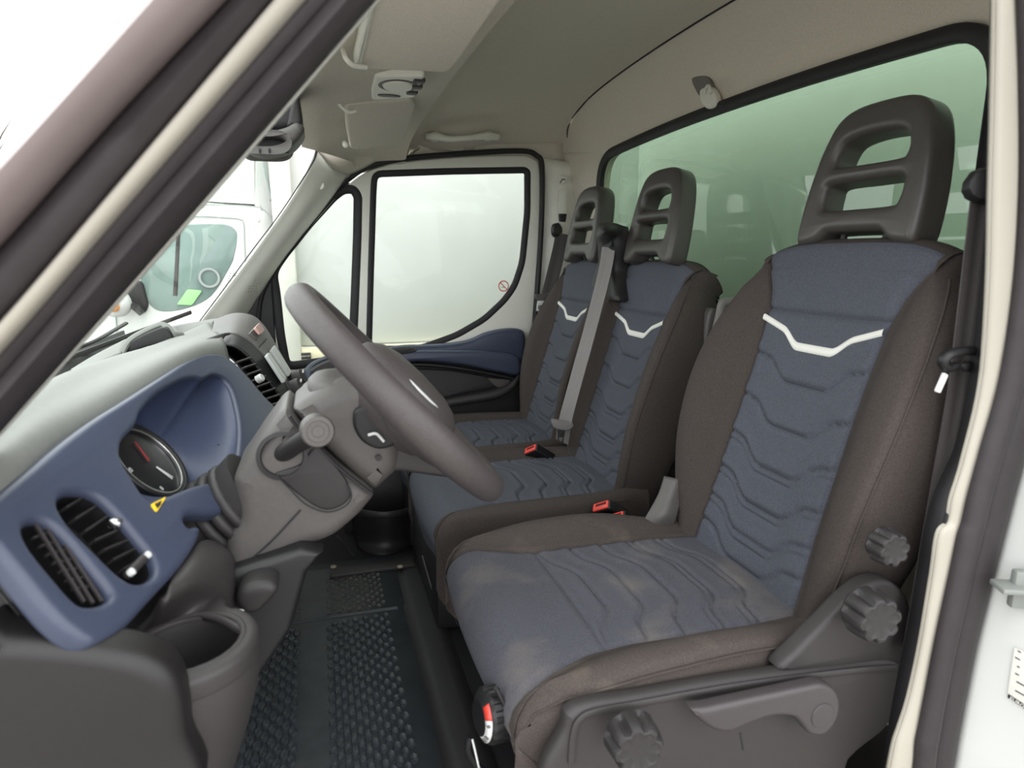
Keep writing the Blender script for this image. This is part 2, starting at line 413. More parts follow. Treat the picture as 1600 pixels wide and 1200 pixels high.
seal_px = [(402, 520), (408, 463), (432, 418), (470, 370), (515, 308), (548, 277), (580, 259), (640, 247), (740, 239), (815, 236), (838, 243), (847, 262), (846, 350), (840, 450), (832, 545), (826, 640)]
sweep('door_seal', [P(a, b, y=YD-0.012) for a, b in seal_px], 0.020, 0.022, M['rubber'], d1, n=8, up=(0, 1, 0), smooth=5)
# black mirror sail panel ahead of the quarter glass
plate('sail_panel', fd.off(0.012), rnd(fd.off(0.012).px([(372, 492), (416, 430), (424, 440), (434, 580), (385, 575)]), 0.015), (), 0.02, 0.004, M['black'], d1)
sweep('sail_edge', [P(376, 488, y=YD-0.02), P(395, 459, y=YD-0.02), P(413, 433, y=YD-0.02)], 0.004, m=M['cream'], parent=d1, n=6)
# lower trim
fl_ = FY(YD-0.008)
plate('door_panel', fl_, rnd(fl_.px([(440, 600), (520, 585), (590, 562), (640, 552), (828, 545), (815, 760), (430, 800)]), 0.02), (), 0.03, 0.006, M['dark'], d1)
fb = FY(YD-0.05)
plate('armrest', fb, cr(fb.px([(590, 552), (625, 541), (680, 539), (730, 533), (762, 520), (795, 514), (816, 516), (822, 526), (821, 556), (812, 586), (780, 582), (735, 573), (690, 567), (645, 566), (590, 578)]), 5, True), (), 0.05, 0.02, M['blue'], d1)
fb2 = FY(YD-0.075)
plate('armrest_ledge', fb2, cr(fb2.px([(590, 556), (640, 549), (700, 548), (760, 549), (808, 556), (812, 585), (780, 582), (735, 573), (690, 567), (645, 566), (590, 576)]), 5, True), (), 0.03, 0.013, M['blue'], d1)
sweep('tray_rim', [P(585, 560, y=YD-0.06), P(600, 549, y=YD-0.06), P(630, 544, y=YD-0.06), P(648, 545, y=YD-0.06), P(645, 549, y=YD-0.07), P(615, 554, y=YD-0.08)], 0.008, m=M['dark'], parent=d1, n=6)
plate('tray_floor', FY(YD-0.078), cr(FY(YD-0.078).px([(592, 556), (606, 548), (632, 545), (645, 546), (638, 550), (612, 555)]), 4, True), (), 0.004, 0.001, M['black'], d1)
plate('screw_cover', FY(YD-0.052), [tuple(np.array(FY(YD-0.052).px([(806, 527)])[0])+np.array(q)) for q in circ(0.011, 20)], (), 0.003, 0.001, M['blue'], d1)
fb3 = FY(YD-0.02)
plate('pocket_panel', fb3, rnd(fb3.px([(585, 585), (640, 576), (700, 578), (760, 588), (772, 598), (770, 606), (700, 620), (585, 660)]), 0.02), (), 0.012, 0.005, M['dark'], d1)
plate('speaker_cap', FY(YD-0.022), [tuple(np.array(FY(YD-0.022).px([(703, 607)])[0])+np.array(q)) for q in circ(0.013, 20)], [[tuple(np.array(FY(YD-0.022).px([(703, 607)])[0])+np.array(q)) for q in circ(0.010, 20)]], 0.002, 0.0008, M['dark2'], d1)
sweep('pocket_shadow_strip', [P(590, 580, y=YD-0.045), P(640, 570, y=YD-0.05), P(700, 573, y=YD-0.05), P(760, 583, y=YD-0.05), P(805, 592, y=YD-0.045)], 0.016, m=M['black'], parent=d1, n=8)  # black roll stands in for the shadow beneath the armrest
plate('door_pull', FY(YD-0.024), cr(FY(YD-0.024).px([(762, 591), (785, 592), (800, 590), (793, 603), (778, 606)]), 4, True), (), 0.014, 0.006, M['grey'], d1)
sweep('pocket_ledge', [P(590, 662, y=YD-0.05), P(690, 632, y=YD-0.055), P(770, 617, y=YD-0.055), P(798, 604, y=YD-0.05), P(812, 585, y=YD-0.04)], [0.03, 0.03, 0.04, 0.03, 0.02], [0.034, 0.034, 0.040, 0.03, 0.02], M['dark2'], d1, n=10)
# no-entry style round sticker on the glass
fs = FY(YD+0.020); c = np.array(fs.px([(787, 447)])[0])
plate('sticker_ring', fs, [tuple(c+np.array(q)) for q in circ(0.0215, 32)], [[tuple(c+np.array(q)) for q in circ(0.0175, 32)]], 0.0008, 0.0002, M['signred'], d1)
a = np.array((cos(-0.8), sin(-0.8))); b = np.array((-a[1], a[0]))
plate('sticker_bar', fs, [tuple(c+a*u+b*v) for u, v in ((-.018, -.0018), (.018, -.0018), (.018, .0018), (-.018, .0018))], (), 0.0008, 0.0002, M['signred'], d1)
c2 = np.array(fs.px([(787, 448)])[0])
plate('sticker_pictogram', fs, [tuple(c2+np.array(q)) for q in ((-.010, -.003), (.004, -.003), (.004, -.001), (-.010, -.001))], (), 0.0006, 0.0002, M['grey'], d1)
text('glass_marking', 'SECURIT', 0.011, FY(YD+0.018), (*FY(YD+0.018).px([(588, 540)])[0],), M['ink'], d1)

# ---------------------------------------------------------------- far A pillar trim
t3 = struct('trim_3')
pxpatch('pillar_cover', [[(494, 232, 2.20), (520, 262, 2.27), (545, 272, 2.38)],
                         [(462, 300, 2.20), (484, 322, 2.25), (498, 334, 2.38)],
                         [(400, 390, 2.20), (420, 410, 2.25), (440, 408, 2.38)],
                         [(345, 462, 2.20), (378, 468, 2.25), (405, 462, 2.38)],
                         [(300, 518, 2.20), (345, 515, 2.25), (375, 512, 2.38)],
                         [(262, 560, 2.20), (310, 560, 2.25), (345, 555, 2.38)]], M['cream'], t3, thick=0.004)
pxpatch('pillar_head', [[(470, 130, 2.16), (560, 150, 2.20), (640, 180, 2.30)],
                        [(486, 190, 2.19), (540, 215, 2.26), (600, 245, 2.38)],
                        [(495, 234, 2.20), (521, 263, 2.27), (546, 274, 2.38)]], M['liner'], t3, thick=0.004)
lathe('screw_cap', P(500, 290, y=2.255), nrm((-.25, -1, .1)), [(0.013, 0), (0.013, .0015), (0.009, .003), (0.001, .003)], M['cream'], t3, 20)
# hexagon speaker grille: small raised dots
parts = []
for i in range(11):
    for j in range(9):
        px, py = 352+i*4.6+j*1.2, 455-j*4.0
        if not (352 < px < 402 and 424 < py < 458): continue
        c = P(px, py, y=2.243); inner = abs(px-377) + abs(py-441)*0.6 < 15
        r = 0.0036 if inner else 0.0016
        ring = [c+np.array((r*cos(k*pi/3), -0.001, r*sin(k*pi/3))) for k in range(6)]; ring2 = [q+np.array((0, -0.004, 0)) for q in ring]
        parts.append((ring+ring2, [tuple(range(6, 12))]+[(k, (k+1) % 6, 6+(k+1) % 6, 6+k) for k in range(6)]))
join_raw('speaker_grille_dots', parts, M['grey'], t3)

# ---------------------------------------------------------------- windscreen
w1 = struct('window_1')
# bottom edge runs along the cowl, top edge along the roof; bowed forward at the centre line
top_l = [(-0.035+0.02*((y-CY)/0.8)**2*0-0.05*(1-((y-CY)/0.8)**2)+0.04, y, 1.235+0.02*(1-((y-CY)/0.8)**2)) for y in np.linspace(0.66, 2.21, 12)]
bot_l = [(-0.44-0.24*(1-((y-CY)/0.8)**2), y, 0.60) for y in np.linspace(0.66, 2.21, 12)]
rows = []
for k in range(9):
    t = k/8
    rows.append([np.array(a)*(1-t)+np.array(b)*t+np.array((-0.03*sin(pi*t), 0, 0.03*sin(pi*t))) for a, b in zip(top_l, bot_l)])
grid('glass_pane', rows, M['screen'], w1)
def frit(px, y, w): return sweep('black_border', [P(a, b, y=y) for a, b in px], w, [q*0.3 for q in w], M['rubber'], w1, n=6, smooth=5)
frit([(455, 100), (466, 145), (473, 180), (484, 205), (495, 222), (494, 238), (484, 262), (440, 330), (395, 390), (345, 458), (300, 518)], 2.185, [0.012, 0.02, 0.022, 0.028, 0.034, 0.030, 0.016, 0.011, 0.011, 0.011, 0.011])

# ---------------------------------------------------------------- near A pillar (driver's door opening)
t1 = struct('trim_1')
def strip(name, pts_a, pts_b, m, ya, yb, bulge=0.0, parent=None, mids=5, th=0.006, ex=(0.0, 0.0)):
    """band between two pixel polylines at depths ya / yb, bowed towards the opening"""
    def extend(L):
        L = list(L)
        if ex[0]: a, b = np.array(L[0], float), np.array(L[1], float); L = [tuple(a+(a-b)/np.linalg.norm(a-b)*ex[0])]+L
        if ex[1]: a, b = np.array(L[-1], float), np.array(L[-2], float); L = L+[tuple(a+(a-b)/np.linalg.norm(a-b)*ex[1])]
        return L
    pts_a, pts_b = extend(pts_a), extend(pts_b)
    A = cr([P(a, b, y=ya) for a, b in pts_a], 6); B = cr([P(a, b, y=yb) for a, b in pts_b], 6); rows = []
    for k in range(mids):
        t = k/(mids-1); rows.append([p*(1-t)+q*t+np.array((0, -bulge*sin(pi*t), 0)) for p, q in zip(A, B)])
    return grid(name, rows, m, parent, thick=th)
strip('pillar_skin', [(-120, 380), (0, 268), (120, 140), (240, 0), (330, -100)], [(-120, 512), (0, 396), (175, 200), (365, 0), (450, -90)], M['cladding'], 0.50, 0.545, 0.03, t1, ex=(240, 110))
strip('outer_door_seal', [(-120, 508), (0, 392), (175, 197), (365, 0), (450, -90)], [(-120, 628), (0, 512), (200, 280), (434, 0), (515, -95)], M['seal'], 0.538, 0.548, 0.014, t1, ex=(240, 110))
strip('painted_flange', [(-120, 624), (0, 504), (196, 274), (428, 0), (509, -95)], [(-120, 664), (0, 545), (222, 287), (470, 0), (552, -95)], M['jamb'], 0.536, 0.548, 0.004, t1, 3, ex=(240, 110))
strip('inner_seal_lip', [(-120, 660), (0, 541), (220, 283), (466, 0), (550, -95)], [(-120, 722), (0, 598), (240, 318), (520, 0), (605, -95)], M['seal'], 0.558, 0.560, 0.010, t1, ex=(240, 110))
strip('inner_door_seal', [(-120, 718), (0, 594), (240, 314), (516, 0), (600, -95)], [(-120, 800), (0, 668), (250, 384), (582, 0), (662, -95)], M['seal'], 0.560, 0.575, 0.018, t1, ex=(240, 110))
strip('inner_pillar_cover', [(-120, 796), (0, 664), (250, 380), (579, 0), (660, -95)], [(-120, 806), (0, 674), (252, 391), (588, 0), (670, -95)], M['cream'], 0.572, 0.66, 0.0, t1, 3, ex=(240, 110))

# ---------------------------------------------------------------- near B pillar, right edge of the opening
t2 = struct('trim_2')
cl = [(1553, -80), (1555, 0), (1553, 150), (1549, 300), (1545, 450), (1533, 600), (1505, 720), (1487, 778), (1480, 815), (1466, 834), (1456, 900), (1438, 1007), (1420, 1090), (1405, 1138), (1398, 1160), (1390, 1200), (1375, 1290)]
crx = [(1585, -80), (1588, 0), (1593, 150), (1593, 300), (1590, 450), (1562, 592), (1530, 705), (1511, 775), (1502, 815), (1496, 834), (1484, 890), (1460, 1000), (1443, 1090), (1434, 1138), (1430, 1160), (1427, 1200), (1410, 1290)]
crx[4] = (1583, 450); crx[5] = (1561, 592)
YB = 0.565
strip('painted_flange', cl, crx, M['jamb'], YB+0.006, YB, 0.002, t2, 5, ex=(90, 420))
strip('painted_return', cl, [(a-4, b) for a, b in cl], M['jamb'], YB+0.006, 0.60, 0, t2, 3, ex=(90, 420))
g1 = [(1612, -80), (1612, 0), (1622, 150), (1622, 300), (1612, 450), (1592, 592), (1560, 705), (1541, 775), (1532, 815), (1527, 834), (1514, 890), (1488, 1000), (1470, 1090), (1462, 1138), (1458, 1160), (1452, 1200), (1436, 1290)]
g2 = [(1650, -80), (1655, 0), (1662, 150), (1662, 300), (1652, 450), (1630, 592), (1600, 705), (1581, 775), (1571, 815), (1566, 834), (1552, 890), (1524, 1000), (1506, 1090), (1497, 1138), (1493, 1160), (1486, 1200), (1466, 1290)]
strip('door_seal', crx, g1, M['seal'], YB-0.004, YB-0.004, 0.014, t2, ex=(90, 420))
strip('door_seal_lip', g1, g2, M['seal'], YB-0.004, YB-0.002, 0.010, t2, ex=(90, 420))
# painted outer panel behind the seal
g3 = [(a+260, b) for a, b in g2]
strip('body_panel', g2, g3, M['paint'], YB, YB-0.16, -0.02, t2, 9, ex=(90, 420))
# black inner trim between seat and flange
il = [(1546, 300), (1538, 420), (1522, 560), (1497, 690), (1462, 770), (1446, 830), (1424, 960), (1404, 1060), (1388, 1150), (1380, 1200), (1360, 1290)]
ir = [(1550, 300), (1546, 420), (1536, 560), (1512, 690), (1488, 775), (1470, 830), (1448, 960), (1428, 1060), (1406, 1140), (1396, 1200), (1380, 1290)]
strip('inner_seal', il, ir, M['rubber'], 0.60, YB+0.010, 0.012, t2)
pil = [[(1546, 60), (1560, 60)], [(1546, 500), (1560, 500)], [(1515, 800), (1530, 800)], [(1475, 1000), (1490, 1000)], [(1430, 1250), (1450, 1250)]]
grid('pillar_cover', [[P(a, b, y=0.60), P(a+8, b, y=0.62), P(a+4, b, y=0.68), (1.0, 0.62, P(a, b, y=0.60)[2])] for (a, b), _ in pil], M['dark'], t2, thick=0.004)
st = struct('trim_5')   # striker and data sticker live on the outer panel
A_, B_ = P(1575, 1050, y=.520), P(1640, 1050, y=.478)
fj = Frame(A_, (B_-A_)*np.array((1, 1, 0)), (0, 0, 1)).off(0.002)
plate('data_sticker', fj, fj.px([(1585, 1012), (1660, 1042), (1652, 1146), (1573, 1089)]), (), 0.001, 0.0002, M['white'], st)
for k, (u, v, w_) in enumerate(((1590, 1016, 5), (1586, 1026, 8), (1589, 1040, 4), (1586, 1051, 6), (1588, 1064, 16), (1586, 1078, 17))):
    plate('printed_line', fj.off(0.0006), fj.off(0.0006).px([(u, v), (u+w_, v+w_*.55), (u+w_, v+w_*.55+2), (u, v+2)]), (), 0.0004, 0.0001, M['dark2'], st)
plate('printed_band', fj.off(0.0006), fj.off(0.0006).px([(1575, 1084), (1655, 1136), (1654, 1144), (1574, 1090)]), (), 0.0004, 0.0001, M['ink'], st)
a, b = fj.off(0.001).px([(1577, 1090), (1640, 1131)])
a, b = np.array(a), np.array(b); text('printed_name', 'EUROCO', 0.0065, fj.off(0.001), (a[0]+0.014, a[1]*.76+b[1]*.24), M['white'], st, ang=atan2(b[1]-a[1], b[0]-a[0]))
for n_, o_, s_ in (('striker_plate', (1600, 920), (0.03, 0.012, 0.05)), ('striker_arm', (1590, 918), (0.05, 0.03, 0.008))):
    box(n_, P(*o_, y=YB-0.05), s_, M['zinc'], st, Matrix.Rotation(-0.4, 4, 'Z'), 0.003)

# ================================================================== SEATS
TILT = atan(0.292)
class SeatFrame:
    """s across (away from the open door), t up the back, n towards the sitter"""
    def __init__(s, y, x=0.695, z=0.335):
        s.O = np.array((x, y, z)); s.t = np.array((sin(TILT), 0, cos(TILT))); s.n = np.array((-cos(TILT), 0, sin(TILT))); s.s = np.array((0, 1.0, 0))
    def b(s, a, t, n): return s.O + s.s*a + s.t*t + s.n*n
    def c(s, a, f, h): return s.O + np.array((-f, a, h))
def itp(x, xs, ys):
    """smooth interpolation through knots"""
    for i in range(len(xs)-1):
        if x <= xs[i+1] or i == len(xs)-2:
            k = min(max((x-xs[i])/(xs[i+1]-xs[i]), 0), 1)
            a = ys[max(i-1, 0)]; b = ys[i]; c = ys[i+1]; d = ys[min(i+2, len(ys)-1)]
            return 0.5*((2*b)+(c-a)*k+(2*a-5*b+4*c-d)*k*k+(3*b-a-3*c+d)*k**3)
def lerp(x, xs, ys): return float(np.interp(x, xs, ys))
def bi(t):  return lerp(t, [0, .1, .35, .45, .50, .54, .575, .60], [.140, .135, .132, .137, .150, .168, .187, .188])
def WR(t): return itp(t, [0, .05, .12, .2, .3, .4, .48, .54, .575, .60], [.195, .212, .228, .240, .248, .243, .226, .207, .190, .186])
def nr_(t): return itp(t, [0, .08, .18, .3, .4, .5, .575, .6], [.018, .038, .056, .058, .046, .022, .002, 0])
def shape(u):
    a = abs(u); k = min(max((a-0.30)/0.42, 0), 1); return 0.030*k*k*(3-2*k) + 0.014*max(0, a-0.5)/0.5
def groove(v, lines, u, sg):
    d = 0.0
    for c, w, amp in lines:
        q = (v-(c+sg*shape(u)))/w; d -= amp*exp(-q*q); q2 = (v-(c+sg*shape(u))-0.012*sg)/0.010; d += amp*0.35*exp(-q2*q2)
    return d
BACK_LINES = [(.335, .0035, .0065), (.252, .0035, .007), (.176, .004, .0075), (.162, .003, .004), (.106, .004, .0075), (.092, .003, .004), (.046, .004, .007), (.032, .003, .004), (-.005, .004, .006)]
def ROLL(v):
    """height on the back -> (t, n) with the shoulder rolled over the top edge"""
    if v < .575: return v, 0.0
    a = min((v-.575)/.045, 1)*pi/2
    return .575+.028*sin(a), -.028*(1-cos(a))
def back_parts(F, parent, mb, md, wk=1.0, ext=0.0):
    def roll(v):
        t, n = ROLL(v); return t+ext*min(max((v-.46)/.10, 0), 1), n
    wr_ = lambda t: max(WR(t)*wk, bi(t)+.004)
    # quilted lower insert
    rows = []
    for i in range(121):
        v = -.03+i*(.462+.03)/120; rows.append([])
        for j in range(45):
            u = -1+2*j/44; n = 0.004+0.010*u*u + (groove(v, BACK_LINES, u, 1) if v < .40 else 0)*min(1, (1-abs(u))*14+.25)
            if v > .452: n -= 0.006*((v-.452)/.010)
            n -= .012*max(0, (abs(u)-.93)/.07)**2
            rows[-1].append(F.b(u*bi(max(v, 0)), v, n))
    grid('quilted_insert', rows, mb, parent)
    # white piping with its dip in the middle
    rows = []
    for j in range(61):
        u = -1+2*j/60; k = min(max((abs(u)-0.28)/0.36, 0), 1); k = k*k*(3-2*k)
        vc = .400+.028*k+.016*max(0, abs(u)-.62)/.38; n = 0.004+0.010*u*u; hw = .0074-.0016*k
        rows.append([F.b(u*bi(vc), vc-hw, n+.0005), F.b(u*bi(vc), vc-hw*.7, n+.003), F.b(u*bi(vc), vc+hw*.7, n+.003), F.b(u*bi(vc), vc+hw, n+.0005)])
    w = grid('piping', rows, M['white'], parent); w['label'] = 'white dipped piping strip'
    # plain shoulder panel above the seam, with a dark edge rolled over the top
    def kd(v): return min(max((v-.49)/.10, 0), 1)**1.5
    def shoulder(name, v0, v1, m, k):
        rows = []
        for i in range(k+1):
            v = v0+i*(v1-v0)/k; t, dn = roll(v); rows.append([])
            for j in range(25):
                u = -1+2*j/24
                n = 0.006+0.008*u*u*(1 if v < .54 else .4)-.008*max(0, (.468-v)/.008)
                if v > .575: n = n*(1-(v-.575)/.045)
                n -= .012*max(0, (abs(u)-.95)/.05)**2
                rows[-1].append(F.b(u*bi(v), t-.024*kd(v)*abs(u)**4, n+dn+.004*sin((v-.46)/.16*pi)))
        return grid(name, rows, m, parent)
    shoulder('shoulder_panel', .460, .588, mb, 26)
    shoulder('top_edge', .5885, .620, md, 8)
    # side bolsters, wrapped from the insert to the rear edge
    for sg in (-1, 1):
        rows = []
        for i in range(61):
            v = -.045+i*(.620+.045)/60; vv = max(v, 0); t, dn = roll(v); b_, w_, n_ = bi(vv), wr_(vv), nr_(vv)
            fade = 1 if v < .575 else 1-(v-.575)/.045*.9
            ni = (.014-.004)*fade; n_ *= fade
            bk = -.105
            ctrl = [(b_-.007, ni-.012), (b_+.004, ni+.001+.04*n_), (b_+.14*(w_-b_)+.004, ni+.26*n_), (b_+.5*(w_-b_), ni+.78*n_), (w_-.012, n_*1.0+.006*fade), (w_+.001, n_-.010*fade), (w_+.008, min(n_-.035, -.0)+dn*.5), (w_+.010, -.05), (w_+.002, -.085), (w_-.025, bk)]
            pts = cr([np.array(q) for q in ctrl], 5)
            vk = min(max((v-.40)/.20, 0), 1)**2
            rows.append([F.b(sg*(q[0]-.02*vk*min(max((-q[1]-.03)/.075, 0), 1)), t-.024*kd(v)*(1+.9*min(max((q[0]-b_)/.05, 0), 1.2))-.050*vk*min(max((-q[1]-.025)/.08, 0), 1)**1.6, max(q[1]+(dn if q[1] > -.04 else dn*.4), bk)) for q in pts])
        o = grid('bolster', rows, md, parent)
        edge = [F.b(sg*(wr_(max(v, 0))+.0005), roll(v)[0]-.024*kd(v)*1.6, nr_(max(v, 0))+roll(v)[1]-.004) for v in np.linspace(.0, .55, 24)]
        sweep('seam', edge, .0035, .003, md, o, n=6, smooth=1)
    # cap over the top and the rear shell
    rows = []
    for k in range(9):
        a = k/8; rows.append([F.b(u*.186*(1-.10*a), .603+ext+.005*sin(pi*min(a*1.2, 1))-.030*abs(u)**4-.050*a**1.6*abs(u)**3-.018*max(0, a-.75)/.25, -.026-.079*a) for u in np.linspace(-1, 1, 25)])
    grid('top_panel', rows, md, parent)
    rows = []
    for v in np.linspace(-.06, .53, 16):
        rows.append([F.b(u*(wr_(max(v, 0))-.02), v, -.105-.006*(1-u*u)) for u in np.linspace(-1, 1, 9)])
    grid('rear_shell', rows, md, parent)
def headrest(F, parent, drop=0.0, fwd=0.012, sc=.945):
    c0 = 0.0; T0 = .593-drop
    fr_ = Frame(F.b(c0, T0, fwd), F.s*-1, F.t + F.n*0.10)       # e1 towards the open door, so that n faces the sitter
    if fr_.n @ F.n < 0: fr_ = Frame(F.b(c0, T0, fwd), F.s, F.t + F.n*0.10)
    out = [(-.124, .0), (-.096, -.004), (-.076, .002), (-.062, .014), (-.045, .018), (.045, .018), (.062, .014), (.076, .002), (.096, -.004), (.124, .0), (.127, .06), (.120, .125), (.108, .180), (.088, .222), (.055, .241), (0, .245), (-.055, .241), (-.088, .222), (-.108, .180), (-.120, .125), (-.127, .06)]
    out = cr(out, 4, True)
    h1 = cr([(-.078, .066), (-.080, .092), (-.072, .106), (0, .107), (.072, .106), (.080, .092), (.078, .066), (.066, .059), (0, .058), (-.066, .059)], 4, True)
    h2 = cr([(-.072, .143), (-.072, .160), (-.060, .180), (-.025, .188), (.025, .188), (.060, .180), (.072, .160), (.072, .143), (.062, .138), (0, .137), (-.062, .138)], 4, True)
    out, h1, h2 = [[(q[0], q[1]*sc) for q in L] for L in (out, h1, h2)]
    # the outer loop needs to be larger at the rim because the rim is generously rounded
    h = plate('headrest', fr_, out, [h1, h2], .060, .0142, M['head'], parent, res=5, ang=60)
    for s_ in (-.045, .045):
        sweep('post', [F.b(s_, .57, min(fwd-.034, -.030)), F.b(s_, T0+.05, fwd-.028)], .012, m=M['rubber'], parent=h, n=10, smooth=0)
# cushions
def cbi(f): return lerp(f, [-.05, .0, .1, .2, .3, .37, .43, .47, .50], [.150, .150, .158, .160, .158, .166, .190, .212, .225])
def cw(f):  return itp(f, [-.05, .05, .2, .35, .44, .50], [.205, .225, .243, .246, .240, .226])
def ch(f, hb):  return hb*itp(f, [-.05, .05, .18, .32, .42, .50], [.10, .55, 1.0, .85, .45, .10])
CLINES = [(.030, .004, .006), (.046, .003, .004), (.092, .004, .0065), (.106, .003, .0045), (.160, .004, .0065), (.222, .004, .0065), (.285, .004, .0055)]
def nose(f, drop):
    """length along the cushion -> (forward, height) with a rounded front lip"""
    if f < .44: return f, 0.0
    a = (f-.44)/.06
    return .44+.062*sin(min(a, 1.0)*pi/2)-(.028*max(0, a-1)), -.062*(1-cos(min(a, 1.0)*pi/2))-(drop*max(0, a-1))
def cushion_parts(F, parent, mb, md, hb=.034, side=.085, drop=.062, rise=.012, flat=False):
    def base(f): return rise*max(0, min(f, .44))/.44
    rows = []
    for i in range(111):
        f = -.06+i*(.335+.06)/110; rows.append([])
        for j in range(45):
            u = -1+2*j/44; h = .002*u*u+base(f)+groove(f, CLINES, u, 1)*min(1, (1-abs(u))*14+.25)
            if f > .327: h -= .006*(f-.327)/.008
            h -= .010*max(0, (abs(u)-.94)/.06)**2
            rows[-1].append(F.c(u*cbi(f), f, h))
    grid('quilted_insert', rows, mb, parent)
    rows = []
    fs_ = [.333+i*(.60-.333)/40 for i in range(41)]
    for f in fs_:
        x, dz = nose(f, drop); ww = cbi(min(f, .5)); rows.append([])
        for j in range(33):
            u = -1+2*j/32; h = .003*(1-u*u)+base(f)-.006*max(0, (.341-f)/.008)-.008*max(0, (abs(u)-.95)/.05)**2
            rows[-1].append(F.c(u*ww, x-.012*u*u*max(0, (f-.3)/.2), h+dz))
    grid('front_panel', rows, mb, parent)
    for sg in (-1, 1):
        rows = []
        for i in range(51):
            f = -.06+i*(.60+.06)/50; x, dz = nose(f, drop); g = min(f, .5); b_, w_, h_ = cbi(g), cw(g), (hb if flat else ch(g, hb)); bs = base(f)
            w_ = max(w_, b_+.006)
            lo = -side-bs
            ctrl = [(b_-.007, -.012), (b_+.004, .001+.06*h_), (b_+.16*(w_-b_)+.003, .32*h_), (b_+.5*(w_-b_), .85*h_+.002), (w_-.020, h_), (w_-.003, h_-.010), (w_+.004, min(h_-.03, -.02)), (w_+.003, -.05), (w_-.004, lo)]
            pts = cr([np.array(q) for q in ctrl], 5)
            rows.append([F.c(sg*q[0], x-.012*(q[0]/.24)**2*max(0, (f-.3)/.2), bs+max(q[1]+dz*(1 if q[1] > -.02 else .6), lo-.06 if f < .5 else lo-.075)) for q in pts])
        o = grid('bolster', rows, md, parent)
        edge = [F.c(sg*((.226 if flat else cw(min(f, .5)))+.002), nose(f, drop)[0]-.012*max(0, (f-.3)/.2), base(f)+(hb if flat else ch(min(f, .5), hb))+nose(f, drop)[1]-.014) for f in np.linspace(0, .49, 20)]
        sweep('seam', edge, .0035, .003, md, o, n=6, smooth=1)
    box('cushion_pan', F.c(0, .21, -.075), (.48, .43, .03), M['black'], parent)

YDRV, YMID, YOUT = .895, 1.575, 2.045
# ---- driver's seat
FS = SeatFrame(YDRV, .704, .337)
ds = thing('driver_seat', (0.45, YDRV, 0), "driver's seat with lobed knobs and a lever on its side, nearest the open door", 'seat')
back_parts(FS, ds, M['fab_blue'], M['fab_dark'])
headrest(FS, ds, .004)
FC = SeatFrame(YDRV, .695, .330)
cushion_parts(FC, ds, M['fab_blue_worn'], M['fab_dark_worn'])
# side trim with lever, knobs and hinge cover
ft = FY(.622)
tr = plate('side_trim', ft, cr(ft.px([(880, 1260), (884, 1140), (893, 1116), (925, 1102), (1000, 1090), (1120, 1068), (1230, 1052), (1330, 1040), (1395, 1033), (1412, 1045), (1408, 1090), (1388, 1140), (1330, 1190), (1290, 1260)]), 5, True), (), .028, .012, M['dark2'], ds)
sweep('trim_ridge', [ft.off(.002).w(*q) for q in ft.px([(892, 1190), (895, 1150), (904, 1124), (930, 1110), (1000, 1097), (1120, 1075), (1230, 1059), (1340, 1046), (1396, 1042)])], .010, .006, M['dark2'], tr, n=8, up=(0, 1, 0))
fh = FY(.628)
hg = plate('hinge_cover', fh, cr(fh.px([(1222, 1052), (1250, 1015), (1290, 975), (1330, 935), (1362, 912), (1395, 910), (1420, 935), (1428, 980), (1418, 1035), (1330, 1048)]), 5, True), (), .030, .008, M['dark2'], ds)
def knob(name, c, ax, r, h, m, parent, lobes=8, label=None):
    def mod(a, z): return 1-.19*max(0, cos(a*lobes)*.75+.25)**1.3*(1 if z > h*.18 else 0.2)*(1 if z < h*.999 else .6)
    o = lathe(name, c, ax, [(r*.92, -.002), (r, .002), (r*1.0, h*.2), (r*.97, h*.55), (r*.93, h*.85), (r*.86, h*.97), (r*.74, h*1.0), (r*.70, h*.97), (r*.3, h*.95), (r*.02, h*.95)], m, parent, 64, mod, 30)
    if label: o['label'] = label
    return o
AX = nrm((-.12, -1, .06))
def face_knob(name, px, r, h, y, m, parent, **k):
    c = P(px[0], px[1], y=y-h); return knob(name, c-AX*h, AX, r, h, m, parent, **k)
face_knob('recline_knob', (1378, 972), .0335, .034, .600, M['dark'], ds, label='large lobed recline knob')
face_knob('lumbar_knob', (1400, 861), .0245, .026, .612, M['dark'], ds, label='smaller lobed lumbar knob')
face_knob('height_knob', (1000, 1176), .0330, .032, .592, M['dark'], ds, label='lobed height knob at the front')
fv = FY(.588)
lv = plate('height_lever', fv, cr(fv.px([(1082, 1113), (1110, 1107), (1160, 1096), (1220, 1083), (1262, 1074), (1288, 1070), (1308, 1080), (1315, 1103), (1308, 1130), (1290, 1150), (1268, 1150), (1255, 1135), (1240, 1122), (1205, 1122), (1165, 1136), (1140, 1146), (1112, 1140)]), 5, True), (), .022, .007, M['lever'], ds)
c = np.array(fv.px([(1285, 1118)])[0]); fv2 = fv.off(.0015)
plate('pivot_cap', fv2, [tuple(c+np.array(q)) for q in circ(.0175, 28)], (), .004, .0012, M['lever'], lv)
plate('lever_mark', ft.off(.001), ft.off(.001).px([(1156, 1146), (1159, 1146), (1164, 1172), (1161, 1173)]), (), .002, .0004, M['ink'], ds)
